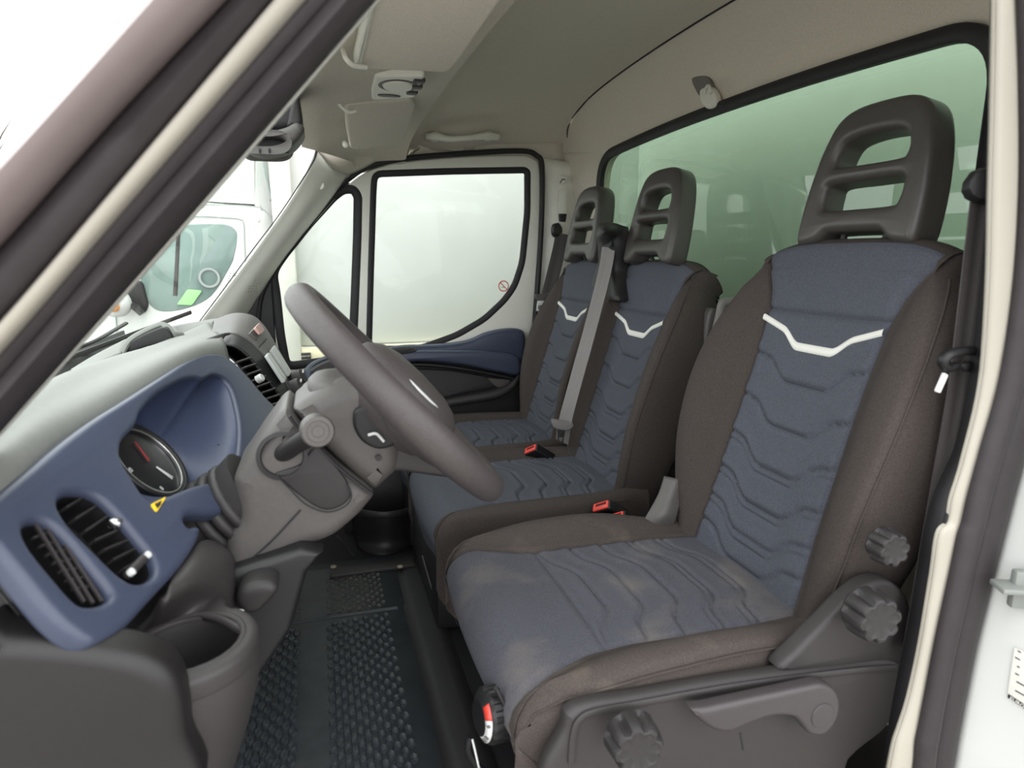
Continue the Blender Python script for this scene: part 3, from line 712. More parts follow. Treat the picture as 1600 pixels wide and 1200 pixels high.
# base: rails, suspension frame, weight dial
box('seat_plinth', (.50, YDRV+.02, .075), (.40, .40, .15), M['black'], ds, bevel=.01)
box('suspension_box', (.48, YDRV+.01, .195), (.42, .42, .09), M['black'], ds, bevel=.01)
sweep('rail', [P(775, 1075, y=.72), P(842, 1210, y=.70), P(860, 1270, y=.70)], .012, .006, M['dark'], ds, n=6, smooth=0)
sweep('rail', [P(800, 1128, y=.69), P(840, 1225, y=.66)], .012, .006, M['dark2'], ds, n=6, smooth=0)
sweep('cable', [P(738, 1155, y=.75), P(745, 1185, y=.74), P(752, 1215, y=.74)], .003, m=M['silver'], parent=ds, n=6)
sweep('gaiter', [P(735, 1150, y=.78), P(732, 1172, y=.78), P(744, 1195, y=.78), P(765, 1215, y=.78)], .012, m=M['black'], parent=ds, n=8)
dc = P(758, 1118, y=.735); dax = nrm((-.97, -.14, .09))
dl = lathe('weight_dial', dc-dax*.010, dax, [(.034, -.024), (.0365, -.020), (.0365, .008), (.033, .012), (.022, .020), (.004, .021)], M['black'], ds, 96, lambda a, z: 1-.05*(1 if (a*16/pi) % 2 < 1 else 0)*(1 if z < .010 else 0), 30)
fdl = Frame(dc+dax*.0065, np.cross((0, 0, 1), dax)*-1, (0, 0, 1))
u1 = nrm(np.cross((0, 0, 1.0), dax)); u2 = np.cross(dax, u1)
if u1[1] > 0: u1 = -u1; u2 = np.cross(dax, u1)
def cone_seg(name, a0, a1, m):
    rows = []
    for k in range(9):
        a = a0+(a1-a0)*k/8; rows.append([dc-dax*.010+dax*h+ (u1*cos(a)+u2*sin(a))*r for r, h in ((.0325, .0135), (.024, .0195))])
    return grid(name, rows, m, dl, thick=.0008)
cone_seg('dial_red_zone', .45, 1.1, M['red']); cone_seg('dial_scale', -1.15, .43, M['silver'])
for s_, aa in (('6', .2), ('0', -.45), ('11', -.75)):
    d_ = u1*cos(aa)+u2*sin(aa); pos = dc-dax*.010+dax*.0170+d_*.0285
    nn = nrm(dax*.0085+d_*.006); tt = nrm(np.cross(nn, d_)); f_ = Frame(pos+nn*.0008, tt, np.cross(nn, tt))
    if f_.n@nn < 0: f_ = Frame(pos+nn*.0008, -tt, np.cross(nn, tt))
    text('dial_digit', s_, .010, f_, (0, 0), M['ink'], dl)
sweep('dial_shaft', [dc-dax*.02, dc-dax*.06], .022, m=M['black'], parent=ds, n=12, smooth=0)
# grey inner hinge cover at the far side
hc = patch('inner_hinge_cover', [[P(1000, 822, y=1.10), P(1022, 826, y=1.09), P(1050, 830, y=1.09)], [P(1012, 806, y=1.10), P(1034, 806, y=1.08), P(1055, 806, y=1.08)], [P(1030, 775, y=1.11), P(1045, 778, y=1.09), P(1062, 780, y=1.09)], [P(1040, 745, y=1.12), P(1055, 748, y=1.10), P(1068, 750, y=1.10)]], M['grey'], ds, thick=.012)
sweep('inner_rail', [P(765, 833, y=1.15), P(850, 823, y=1.15), P(930, 818, y=1.15)], .008, .006, M['silver'], ds, n=6)

# ---- passenger seats (one prototype, then a copy with its own label)
PX, PZ = .724, -.050
FM = SeatFrame(YMID, PX, .335+PZ)
ps = thing('passenger_seat', (.45, YMID, 0), 'middle passenger seat beside the driver\'s seat, slate quilted fabric with white piping', 'seat', 'passenger seats with white piping')
back_parts(FM, ps, M['fab_blue'], M['fab_dark'], .92, .014); headrest(FM, ps, .0, .050, 1.0)
FMC = SeatFrame(YMID, PX-.008, .288)
cushion_parts(FMC, ps, M['fab_blue'], M['fab_dark'], hb=.016, side=.13, drop=.13, rise=.004, flat=True)
box('seat_plinth', (.47, YMID, .095), (.48, .40, .19), M['black'], ps, bevel=.01)
def copy_thing(r, dy, label):
    c = r.copy(); COL.objects.link(c); c.location.y += dy; c['label'] = label
    def rec(src, dst):
        for ch in [o for o in bpy.data.objects if o.parent == src]:
            k = ch.copy(); COL.objects.link(k); k.parent = dst; k.matrix_parent_inverse = ch.matrix_parent_inverse.copy(); rec(ch, k)
    rec(r, c); return c
po = copy_thing(ps, YOUT-YMID, 'outer passenger seat next to the closed passenger door, slate quilted fabric')

# ================================================================== DASHBOARD
O_ = P(0, 768, y=.62)
BZ = Frame(O_, P(310, 552, y=1.15)-O_, (-.62, 0, .785))
da = thing('dashboard', (-.35, CY, .30), 'long dashboard under the windscreen, grey pad with a blue bezel around the gauges', 'dashboard')
padr = [[(-60, 815, .60), (0, 768, .64), (100, 688, .78), (200, 620, .92), (300, 562, 1.12), (350, 548, 1.26)],
        [(-60, 770, .60), (0, 727, .65), (100, 657, .80), (200, 594, .96), (295, 546, 1.15), (348, 532, 1.32)],
        [(-60, 735, .62), (0, 690, .70), (95, 622, .88), (185, 576, 1.08), (270, 542, 1.28), (335, 516, 1.62)],
        [(-60, 695, .66), (0, 650, .80), (90, 591, 1.02), (170, 562, 1.22), (250, 538, 1.42), (322, 506, 1.90)]]
rows = [[P(a, b, y=c) for a, b, c in r] for r in padr]
rows[0] = [p+np.array((.006, 0, -.02)) for p in rows[0]]
rows.append([p+np.array((-.05, .02, -.05)) for p in rows[-1]])
rows.append([p+np.array((-.12, .05, -.25)) for p in rows[-2]])
patch('top_pad', rows, M['dash'], da, nu=8, nv=6, thick=.006)
pxpatch('far_top_pad', [[(285, 548, 1.45), (330, 522, 1.75), (372, 512, 2.05), (420, 560, 2.30)], [(275, 530, 1.55), (320, 508, 1.85), (362, 500, 2.15), (400, 520, 2.36)], [(262, 512, 1.62), (308, 504, 1.98), (345, 498, 2.25), (372, 500, 2.38)]], M['dash'], da, thick=.006)
# pocket on top with its dark mouth
pk = plate('pocket_mouth', FY(1.46), cr(FY(1.46).px([(192, 553), (206, 533), (246, 514), (258, 513), (268, 524), (266, 534), (232, 541)]), 4, True), (), .03, .003, M['black'], da)
pxpatch('pocket_side', [[(112, 579, 1.42), (150, 556, 1.47), (198, 531, 1.52)], [(118, 582, 1.38), (155, 568, 1.40), (190, 554, 1.44)]], M['dash'], pk, thick=.006)
sweep('pocket_hood', [P(188, 556, y=1.45), P(204, 531, y=1.47), P(244, 510, y=1.5), P(258, 509, y=1.5), (P(270, 522, y=1.48)), P(285, 524, y=1.5)], .016, .012, M['dash'], pk, n=8)
# blue bezel
bz_out_px = [(-40, 812), (-8, 775), (50, 728), (100, 687), (150, 651), (200, 620), (250, 588), (290, 563), (318, 552), (342, 552), (362, 562), (385, 584), (412, 616), (442, 650), (434, 685), (408, 742), (380, 785), (345, 800), (312, 800), (296, 803), (290, 812), (296, 822), (309, 820), (315, 830), (308, 850), (285, 885), (240, 934), (195, 983), (158, 1002), (132, 998), (85, 960), (30, 893), (-10, 846), (-40, 830)]
bz_out = cr(BZ.px(bz_out_px), 4, True)
op_px = [(191, 700), (196, 683), (215, 662), (224, 640), (250, 613), (285, 594), (306, 590), (318, 593), (335, 586), (352, 592), (364, 612), (374, 655), (374, 695), (366, 728), (345, 747), (305, 757), (262, 774), (236, 782), (210, 748), (193, 718)]
op = cr(BZ.px(op_px), 4, True)
rv_px = [(94, 788), (102, 772), (122, 767), (150, 772), (178, 794), (215, 838), (238, 868), (244, 890), (234, 904), (214, 909), (190, 898), (150, 860), (110, 818)]
rv = cr(BZ.px(rv_px), 4, True)
lv_px = [(40, 832), (44, 818), (60, 811), (82, 818), (112, 846), (150, 893), (171, 920), (173, 933), (158, 942), (134, 944), (116, 934), (88, 902), (54, 860)]
lv_ = cr(BZ.px(lv_px), 4, True)
bz = plate('blue_bezel', BZ, bz_out, [op, rv, lv_], .024, .008, M['blue'], da, res=4, ang=60)
def well(name, fr, loop, depth, m, parent, inset=0.94, shift=(0, 0)):
    c = np.mean(np.array(loop), 0); R = []
    for k in range(6):
        t = k/5; q = (1-(1-inset)*t)
        R.append([fr.w(*(c+(np.array(p)-c)*q+np.array(shift)*t), -.010-depth*t) for p in loop])
    return loft(name, R, m, parent, caps=False, ang=60)
GC = np.array(BZ.off(-.055).px([(231, 722)])[0]); R_ = []; nn_ = len(op); a0_ = atan2(op[0][1]-GC[1], op[0][0]-GC[0])
for k in range(9):
    t = k/8; e_ = t*t*(3-2*t); ring = []
    for p in op:
        a_ = atan2(p[1]-GC[1], p[0]-GC[0]); q = GC+np.array((cos(a_), sin(a_)))*.066
        ring.append(BZ.w(*(np.array(p)*(1-e_)+q*e_), -.008-.055*t))
    R_.append(ring)
loft('gauge_recess', R_, M['bluein'], da, caps=False, ang=70)
plate('gauge_panel', BZ.off(-.064), [tuple(GC+np.array(q)) for q in circ(.075, 40)], (), .004, .001, M['black'], da)
def gauge(cpx, r, parent):
    f = BZ.off(-.052); c = np.array(f.px([cpx])[0]) if isinstance(cpx[0], int) else np.array(cpx)
    g = plate('gauge_dial', f, [tuple(c+np.array(q)) for q in circ(r, 40)], (), .026, .002, M['dial'], parent)
    plate('gauge_ring', f.off(.004), [tuple(c+np.array(q)) for q in circ(r*1.0, 40)], [[tuple(c+np.array(q)) for q in circ(r*.93, 40)]], .005, .0012, M['chrome'], g)
    plate('gauge_hood', f.off(.006), [tuple(c+np.array(q)) for q in circ(r*1.14, 40)], [[tuple(c+np.array(q)) for q in circ(r*1.005, 40)]], .03, .003, M['black'], g)
    f2 = f.off(.0008)
    for s_, a in (('0', 235), ('20', 170)):
        text('dial_number', s_, .009, f2, tuple(c+np.array((cos(radians(a)), sin(radians(a))))*r*.80), M['silver'], g)
    return g, f2, c
g1_, f2, c = gauge((231, 722), .054, da)
d = nrm((.35, .95)); e = np.array((-d[1], d[0]))
plate('red_needle', f2.off(.002), [tuple(c+d*u+e*v) for u, v in ((0, -.002), (.032, -.0012), (.032, .0012), (0, .002))], (), .001, .0002, M['needle'], g1_)
for k, a in enumerate((-.62, -.52)):
    d = np.array((cos(a-.75), sin(a-.75))); e = np.array((-d[1], d[0]))
    plate('white_mark', f2.off(.001), [tuple(c+d*u+e*v) for u, v in ((.012, -.0010), (.038, -.0010), (.038, .0010), (.012, .0010))], (), .0008, .0002, M['silver'], g1_)
# warning label on the bezel lip
fl2 = BZ.off(.0012)
yl = plate('warning_label', fl2, rnd(fl2.px([(237, 787), (259, 776), (259, 778), (246, 799), (244, 799), (237, 790)]), .002), (), .0014, .0003, M['yellow'], da)
for k in range(3):
    q = fl2.off(.0005); plate('label_print', q, q.px([(242+k*4, 787-k*2), (245+k*4, 785-k*2), (248+k*1.5, 793-k*2), (246+k*1.5, 794-k*2)]), (), .0003, .0001, M['ink'], yl)
# two air outlets in the bezel
well('vent_duct', BZ, rv, .035, M['black'], da, .95)
plate('vent_back', BZ.off(-.046), rv, (), .003, .001, M['black'], da)
fv_ = BZ.off(-.014)
for a, b in (((98, 797), (134, 775)), ((112, 815), (155, 788)), ((128, 834), (175, 802)), ((143, 848), (197, 824)), ((157, 863), (212, 840)), ((172, 878), (224, 852)), ((188, 893), (236, 866))):
    p, q = fv_.px([a, b]); d = nrm(np.array(q)-np.array(p))
    sweep('vent_slat', [fv_.w(*p), fv_.w(*q)], .0026, .010, M['dark'], da, n=8, up=BZ.n, smooth=0, sq=.5)
p = fv_.px([(174, 822)])[0]
box('vent_toggle', fv_.w(p[0], p[1], .006), (.012, .016, .010), M['chrome'], da, Matrix.Rotation(.35, 4, 'Y'), .003)
p, q = fv_.off(.010).px([(200, 898), (226, 871)])
sweep('vent_roller', [fv_.off(.010).w(*p), fv_.off(.010).w(*q)], .009, m=M['dark2'], parent=da, n=12, smooth=0)
for s_ in (p, q): lathe('roller_dot', fv_.off(.014).w(*s_), BZ.n, [(.0036, -.002), (.0036, .002), (.002, .003), (.0004, .003)], M['silver'], da, 16)
well('side_vent_duct', BZ, lv_, .035, M['black'], da, .95)
plate('side_vent_back', BZ.off(-.046), lv_, (), .003, .001, M['black'], da)
fg = BZ.off(-.008)
for a, b in (((55, 819), (131, 941)), ((66, 815), (145, 943)), ((78, 817), (159, 940))):
    p, q = fg.px([a, b]); sweep('grille_bar', [fg.w(*p), fg.w(*q)], .0024, .004, M['dark2'], da, n=8, up=BZ.n, smooth=0, sq=.5)
fg2 = BZ.off(-.011)
for k in range(7):
    t = (k+.7)/7.4; a = (44+t*76, 832+t*98); b = (80+t*90, 818+t*106)
    p, q = fg2.px([a, b]); sweep('grille_cross_bar', [fg2.w(*p), fg2.w(*q)], .0018, .004, M['dark2'], da, n=8, up=BZ.n, smooth=0, sq=.5)
# centre console
con = thing('centre_console', (-.10, 1.5, .55), 'grey centre console with hazard button, radio and tall air vent beyond the steering wheel', 'console')
near = [(330, 530), (344, 525), (362, 522), (376, 526), (390, 535), (403, 548), (419, 565), (433, 584), (449, 605), (462, 630), (475, 660)]
far_ = [(335, 502), (348, 496), (364, 491), (381, 491), (399, 497), (415, 514), (429, 537), (444, 563), (460, 590), (476, 616), (490, 640)]
ynr, yfr = 1.42, 1.72
pxpatch('console_shell', [[(a, b, ynr) for a, b in near], [((a*.62+c*.38), (b*.62+d*.38), ynr*.6+yfr*.4) for (a, b), (c, d) in zip(near, far_)], [(c, d, yfr) for c, d in far_], [(c-4, d+5, yfr+.25) for c, d in far_]], M['grey'], con, nu=5, nv=6, thick=.004)
drk = [(322, 548), (338, 542), (352, 540), (366, 542), (379, 550), (391, 562), (406, 580), (420, 598), (434, 616), (447, 638), (460, 664)]
pxpatch('console_side_trim', [[(a, b, ynr+.004) for a, b in near], [(a*.5+c*.5, b*.5+d*.5, 1.385) for (a, b), (c, d) in zip(near, drk)], [(a, b, 1.35) for a, b in drk]], M['black'], con, nu=5, nv=4, thick=.004)
vb = [(330, 560), (345, 556), (358, 558), (368, 566), (380, 580), (393, 596), (406, 613), (420, 632), (434, 652), (446, 670), (456, 690)]
pxpatch('vent_throat', [[(a, b, 1.36) for a, b in drk], [(a-6, b+8, 1.42) for a, b in drk], [(a, b, 1.36) for a, b in vb]], M['black'], con, nu=4, nv=3, thick=.003)
for k in range(10):
    ya = 567+k*9.6; a = (np.interp(ya, [q[1] for q in vb[1:]], [q[0] for q in vb[1:]]), ya); b = (np.interp(ya-7, [q[1] for q in drk[2:]], [q[0] for q in drk[2:]]), ya-7)
    A = P(a[0], a[1], y=1.27); B = P(b[0], b[1], y=1.345)
    sweep('vent_slat', [A, B], .010, .0035, M['grey'], con, n=8, up=(-.6, 0, .8), smooth=0, sq=.5)
lathe('vent_tab', P(405, 592, y=1.28), (.8, -.3, .5), [(.008, -.004), (.008, .006), (.006, .008), (.001, .008)], M['silver'], con, 16)
fe = Frame(P(395, 520, y=1.56), (0, 1, 0), P(395, 520, y=1.56)-P(405, 532, y=1.56))
def on_console(name, px, y, th, bev, m, parent=con, lift=.003):
    A, B, D = [P(a, b, y=y_) for (a, b), y_ in zip((px[0], px[1], px[3]), (y, y+.10, y))]
    f = Frame(A, B-A, A-D);
    if f.n@np.array((1, 0, .5)) < 0: f = Frame(A, A-B, A-D)
    f = f.off(lift); return plate(name, f, rnd(f.px(px), .004), (), th, bev, m, parent)
hb_ = on_console('hazard_button', [(391, 519), (406, 504), (414, 516), (402, 531)], 1.50, .008, .002, M['grey'])
on_console('hazard_red_edge', [(399, 511), (406, 504), (414, 516), (408, 522)], 1.52, .006, .001, mat('dusky_red_plastic', (176, 140, 132), .5), hb_, .005)
on_console('console_gap', [(401, 545), (417, 528), (418, 530), (402, 547)], 1.44, .004, .001, M['ink'])
on_console('radio_display', [(425, 546), (430, 539), (456, 581), (453, 587)], 1.58, .008, .002, M['display'], lift=.008)
on_console('radio_buttons', [(418, 554), (421, 550), (449, 591), (446, 597)], 1.47, .008, .002, M['display'], lift=.007)
for px, r, y in (((466, 592), .019, 1.56), ((462, 607), .019, 1.46)):
    kb = lathe('climate_knob', P(px[0]-6, px[1]+2, y=y), nrm((.85, -.25, .45)), [(r, -.01), (r, .018), (r*.9, .024), (r*.5, .025), (.001, .025)], M['dark2'], con, 28)
    sweep('knob_edge', [P(px[0]-6, px[1]+2, y=y)+nrm((.85, -.25, .45))*.024+np.array((0, s_*.012, .010)) for s_ in (-1, 0, 1)], .004, m=M['silver'], parent=kb, n=6)
# hood over the vent, between bezel and console
pxpatch('vent_cowl', [[(300, 548, 1.22), (330, 538, 1.28), (345, 533, 1.34)], [(305, 540, 1.24), (335, 528, 1.32), (352, 524, 1.38)], [(325, 530, 1.30), (345, 524, 1.36), (360, 520, 1.40)]], M['dark2'], con, thick=.006)
# blue tray of the far dashboard
tr_ = FY(2.05)
pxpatch('passenger_tray', [[(470, 582, 1.75), (500, 560, 1.95), (545, 553, 2.1), (600, 556, 2.2)], [(482, 600, 1.72), (510, 600, 1.85), (550, 590, 1.95), (610, 592, 2.1)], [(490, 640, 1.70), (520, 650, 1.75), (560, 655, 1.8), (620, 650, 1.9)]], M['blue'], da, thick=.01)
sweep('tray_lip', [P(482, 612, y=1.72), P(474, 592, y=1.76), P(482, 575, y=1.82), P(500, 563, y=1.93), P(530, 556, y=2.05), P(565, 553, y=2.15)], .014, .010, M['blue'], da, n=8)
plate('tray_well', FY(1.80), cr(FY(1.80).px([(479, 596), (484, 582), (505, 568), (535, 560), (565, 557), (560, 575), (520, 592), (498, 605), (486, 606)]), 4, True), (), .01, .002, M['dark'], da)
# lower dashboard: end cover, ledge with cup holder, knee panel
ec = FY(.548)
plate('end_cover', ec, cr(ec.px([(-40, 1002), (0, 1003), (100, 1010), (190, 1024), (240, 1040), (270, 1065), (284, 1105), (290, 1160), (296, 1260), (-40, 1260)]), 5, True), (), .05, .016, M['cover'], da, res=4, ang=60)
pxpatch('knee_side', [[(-40, 840, .625), (20, 885, .63), (80, 955, .635), (150, 1003, .645), (200, 985, .66)], [(-40, 930, .61), (20, 950, .612), (80, 985, .615), (150, 1020, .62), (215, 1020, .63)], [(-40, 1010, .61), (20, 1012, .61), (80, 1018, .61), (150, 1030, .61), (230, 1050, .61)]], M['dark'], da, thick=.01)
ZL = .500
fz = FZ(ZL)
def ring_at(pts, z): return [P(a, b, z=z) for a, b in pts]
cupc = np.array(fz.px([(291, 1001)])[0])
cup = [tuple(cupc+np.array(q)) for q in circ(.050, 36)]
led = [tuple(cupc+np.array((.068*cos(a_), .072*sin(a_)))) for a_ in np.linspace(-1.7, 1.1, 16)]+[tuple(cupc+np.array(q)) for q in ((.0, .13), (-.10, .13), (-.14, .10), (-.14, .0), (-.09, -.028), (-.045, -.056))]
led = cr(led, 2, True)
plate('cup_ledge', fz, led, [cup], .026, .007, M['dark2'], da, res=4, ang=60)
lathe('cup_holder', (*cupc, ZL), (0, 0, -1), [(.0520, .004), (.049, .012), (.047, .05), (.045, .075), (.003, .076)], M['dark'], da, 40, caps=False)
sweep('cup_rim', [(*(cupc+np.array(q)), ZL-.002) for q in circ(.054, 24)], .008, .006, M['dark2'], da, n=8, closed=True, smooth=0, up=(0, 0, 1))
lc = np.array(led); cen = lc.mean(0); R = []
for k, (z, s_, sh) in enumerate(((.488, .97, 0), (.47, 1.0, 0), (.44, .985, -.004), (.40, .93, -.012), (.36, .86, -.022), (.30, .76, -.035), (.2, .62, -.05))):
    R.append([(*(cen+(q-cen)*s_+np.array((sh, 0))), z) for q in lc])
loft('ledge_body', R, M['dark2'], da, caps=False, ang=60)
sweep('trim_gap', [P(298, 1090, y=.60), P(300, 1130, y=.60), P(303, 1165, y=.605), P(316, 1168, y=.62), P(340, 1155, y=.64)], .0025, m=M['ink'], parent=da, n=6)
# hump between bezel and column
KH = [[(285, 885, .72), (312, 850, .78), (335, 850, .82), (350, 858, .85)], [(270, 905, .69), (310, 872, .74), (345, 868, .78), (362, 878, .82)], [(255, 935, .66), (305, 905, .70), (348, 905, .75), (366, 925, .80)], [(238, 965, .67), (298, 938, .71), (346, 945, .75), (380, 970, .80)]]
patch('knee_hump', [[P(a, b, y=c_) for a, b, c_ in r] for r in KH]+[[P(a, b, z=.496) for a, b in ((215, 988), (285, 966), (340, 968), (388, 992))]], M['dark2'], da, thick=.008)
# dark structure under the dash
plate('under_panel', FY(.80), FY(.80).px([(345, 900), (470, 858), (505, 865), (480, 895), (455, 985), (405, 1060), (350, 1180), (325, 1240), (230, 1240), (230, 930)]), (), .04, .01, M['black'], da)
grid('toe_board', [[(-.15-.05, y, .0), (-.42, y, .16), (-.60, y, .50)] for y in (.6, 1.0, 1.5, 2.0, 2.38)], M['black'], da, thick=.01)
grid('firewall', [[(-.60, y, .45), (-.62, y, .64)] for y in (.6, 1.0, 1.5, 2.0, 2.38)], M['black'], da, thick=.01)
grid('lower_fascia', [[(-.06-.10, y, .60), (-.15, y, .50), (-.20, y, .36), (-.34, y, .26)] for y in (1.02, 1.25, 1.5, 1.9, 2.38)], M['black'], da, thick=.01)
# bonnet release lever
rl = plate('release_lever', FY(.76), cr(FY(.76).px([(368, 940), (376, 922), (400, 912), (425, 912), (434, 922), (428, 935), (405, 958), (385, 962), (374, 956)]), 4, True), (), .05, .010, M['dark'], da, ang=60)
sweep('lever_pin', [P(370, 955, y=.735), P(380, 957, y=.735)], .006, m=M['silver'], parent=rl, n=8, smooth=0)

# ================================================================== STEERING
wt, wb = P(468, 464, y=YDRV), P(758, 746, y=YDRV)
wc = (wt+wb)/2; wd_ = nrm(wb-wt); wn = np.cross(wd_, (0, 1, 0)); wn = wn if wn[2] > 0 else -wn
RW = np.linalg.norm(wb-wt)/2
sw = thing('steering_wheel', wc, 'grey leather-grained steering wheel seen almost edge-on in front of the driver\'s seat', 'steering wheel')
pts = [wc+wd_*RW*cos(2*pi*k/64)+np.array((0, 1, 0))*RW*sin(2*pi*k/64) for k in range(64)]
rows = []
for k in range(64):
    a = 2*pi*k/64; rdir = wd_*cos(a)+np.array((0, 1, 0))*sin(a); g = 1+.12*exp(-((abs(((a+pi) % (2*pi))-pi)-1.45)/.35)**2)
    rows.append([pts[k]+rdir*cos(b)*.0180*g+wn*sin(b)*.0200*g for b in [2*pi*j/16 for j in range(16)]])
rows.append(rows[0])
loft('rim', rows, M['wheel'], sw, caps=False)
# hub, airbag dome and three spokes
HB = wc - wn*.014 + wd_*.006
lathe('hub', HB, wn, [(.055, -.045), (.080, -.030), (.092, -.005), (.095, .015), (.088, .034), (.070, .048), (.045, .055), (.002, .057)], M['wheel'], sw, 40, None, 60)
rg = []
for k in range(41):
    a = 2*pi*k/40; rg.append(HB+wn*.040+wd_*cos(a)*.062+np.array((0, 1, 0))*sin(a)*.080)
sweep('airbag_edge', rg[:-1], .005, .004, M['silver'], sw, n=6, closed=True, smooth=0, up=wn)
Y1 = np.array((0, 1.0, 0))
for sg in (-1, 1):
    sweep('spoke', [wc+Y1*sg*(RW-.005)+wd_*.030, wc+Y1*sg*(RW-.045)-wn*.010+wd_*.034, HB+Y1*sg*.085+wd_*.020, HB+Y1*sg*.04], [.085, .095, .10, .09], [.034, .042, .052, .05], M['wheel'], sw, n=14, up=wn)
    plate('spoke_insert', Frame(HB+Y1*sg*.10+wn*.028+wd_*.02, Y1, -wd_ if np.cross(Y1, -wd_)@wn > 0 else wd_), rnd([(-.03, -.022), (.03, -.016), (.03, .016), (-.03, .022)], .01), (), .006, .002, M['black'], sw)
sweep('spoke', [wc+wd_*(RW-.005), wc+wd_*(RW-.05)-wn*.012, HB+wd_*.06], [.05, .06, .08], [.03, .04, .05], M['dark2'], sw, n=14, up=wn)

sc_ = thing('steering_column', (-.05, YDRV, .3), 'grey steering column housing with stalks behind the steering wheel', 'steering column')
YN = .830
fc = FY(YN)
up_px = [(455, 643), (468, 632), (513, 603), (545, 594), (575, 600), (612, 645), (632, 690), (627, 737), (607, 755), (590, 771), (580, 768), (530, 726), (490, 685)]
plate('upper_shroud', fc, rnd(fc.px(up_px), .018, 4), (), .14, .026, M['grey'], sc_, res=5, ang=70)
plate('shroud_tail', fc.off(-.01), rnd(fc.off(-.01).px([(596, 640), (640, 684), (690, 714), (730, 750), (690, 747), (627, 738), (590, 738)]), .01), (), .11, .008, M['dark2'], sc_, res=4, ang=70)
oc = lathe('ignition_cover', P(541, 600, y=.885), nrm((.12, -.10, 1)), [(.050, -.008), (.050, .003), (.044, .010), (.025, .014), (.002, .015)], M['grey'], sc_, 36, None, 60)
lo_px = [(447, 640), (436, 648), (405, 690), (375, 735), (362, 752), (368, 790), (372, 815), (350, 850), (345, 905), (352, 940), (372, 938), (420, 900), (470, 862), (520, 845), (560, 812), (588, 778), (575, 762), (530, 730), (495, 700), (462, 655)]
plate('lower_shroud', fc.off(.004), rnd(fc.off(.004).px(lo_px), .014, 4), (), .15, .022, M['grey'], sc_, res=5, ang=70)
sweep('shroud_gap', [P(452, 650, y=YN-.006), P(462, 664, y=YN-.006), P(490, 692, y=YN-.006), P(530, 731, y=YN-.007), P(582, 772, y=YN-.005)], .006, .004, M['ink'], sc_, n=6)
fo = fc.off(.0075)
plate('lock_panel', fo, cr(fo.px([(492, 700), (508, 708), (530, 735), (546, 760), (548, 775), (535, 790), (512, 797), (490, 790), (450, 760), (430, 742), (445, 735), (470, 725)]), 5, True), (), .006, .0025, M['dark'], sc_)
sweep('panel_gap', [P(432, 742, y=YN-.012), P(452, 763, y=YN-.012), P(478, 788, y=YN-.012), P(510, 800, y=YN-.012), P(538, 792, y=YN-.012), P(549, 776, y=YN-.012), P(543, 755, y=YN-.012)], .0022, m=M['ink'], parent=sc_, n=6)
sweep('cover_gap', [P(362, 800, y=YN-.006), P(385, 830, y=YN-.006), P(430, 850, y=YN-.006), P(480, 790, y=YN-.006)][:0] or [P(365, 895, y=YN-.006), P(420, 850, y=YN-.006), P(470, 797, y=YN-.006)], .0022, m=M['ink'], parent=sc_, n=6)
sb = lathe('stalk_boot', P(441, 712, y=YN-.004), (0, -1, .1), [(.031, -.004), (.031, .003), (.026, .004), (.024, -.006), (.016, -.012), (.002, -.013)], M['dark'], sc_, 32)
ax0 = P(443, 708, y=YN+.005); ax1 = P(492, 677, y=YN-.075)
sk = sweep('indicator_stalk', [ax0, ax0*.6+ax1*.4, ax1], [.028, .026, .026], [.024, .022, .024], M['dark'], sc_, n=14, smooth=5)
dv = nrm((.10, -1, .12))
lathe('stalk_knob', ax1+np.array((0.002, .012, 0.001)), dv, [(.010, -.010), (.0195, -.004), (.0195, .014), (.0175, .018), (.013, .0185), (.0125, .017), (.007, .017), (.0065, .018), (.001, .018)], M['grey'], sk, 32)
sweep('far_stalk', [P(474, 622, y=1.0), P(486, 606, y=1.04), P(497, 601, y=1.10), P(506, 603, y=1.16)], [.022, .024, .022, .018], m=M['grey'], parent=sc_, n=12)
fpd = fc.off(.001)
plate('control_pad', fpd.off(.006), cr(fpd.off(.006).px([(553, 645), (562, 637), (578, 635), (588, 650), (605, 672), (618, 692), (608, 700), (588, 702), (566, 690), (553, 668)]), 5, True), (), .012, .005, M['black'], sc_)
sweep('pad_highlight', [P(575, 680, y=YN-.012), P(588, 678, y=YN-.012), P(600, 690, y=YN-.012)], .004, m=M['silver'], parent=sc_, n=6)  # silver streak drawn as a highlight on the pad
lathe('screw', P(591, 715, y=YN-.002), (0, -1, 0), [(.004, 0), (.004, .003), (.001, .003)], M['dark'], sc_, 12)
SA, SB = P(296, 838, y=.895), P(400, 765, y=.895)
sweep('column_sleeve', [SA, SA*.6+SB*.4, SB], [.11, .105, .13], [.10, .095, .12], M['dark'], sc_, n=20)
for k in range(3):
    c0 = SA+(SB-SA)*(.42+.16*k); ax_ = nrm(SB-SA); s1 = np.cross(ax_, (0, 1, 0))
    sweep('bellows_fold', [c0+np.array((0, 1, 0))*cos(2*pi*q/20)*.056+s1*sin(2*pi*q/20)*.051 for q in range(20)], .016, .016, M['dark'], sc_, n=8, closed=True, smooth=0, up=ax_)

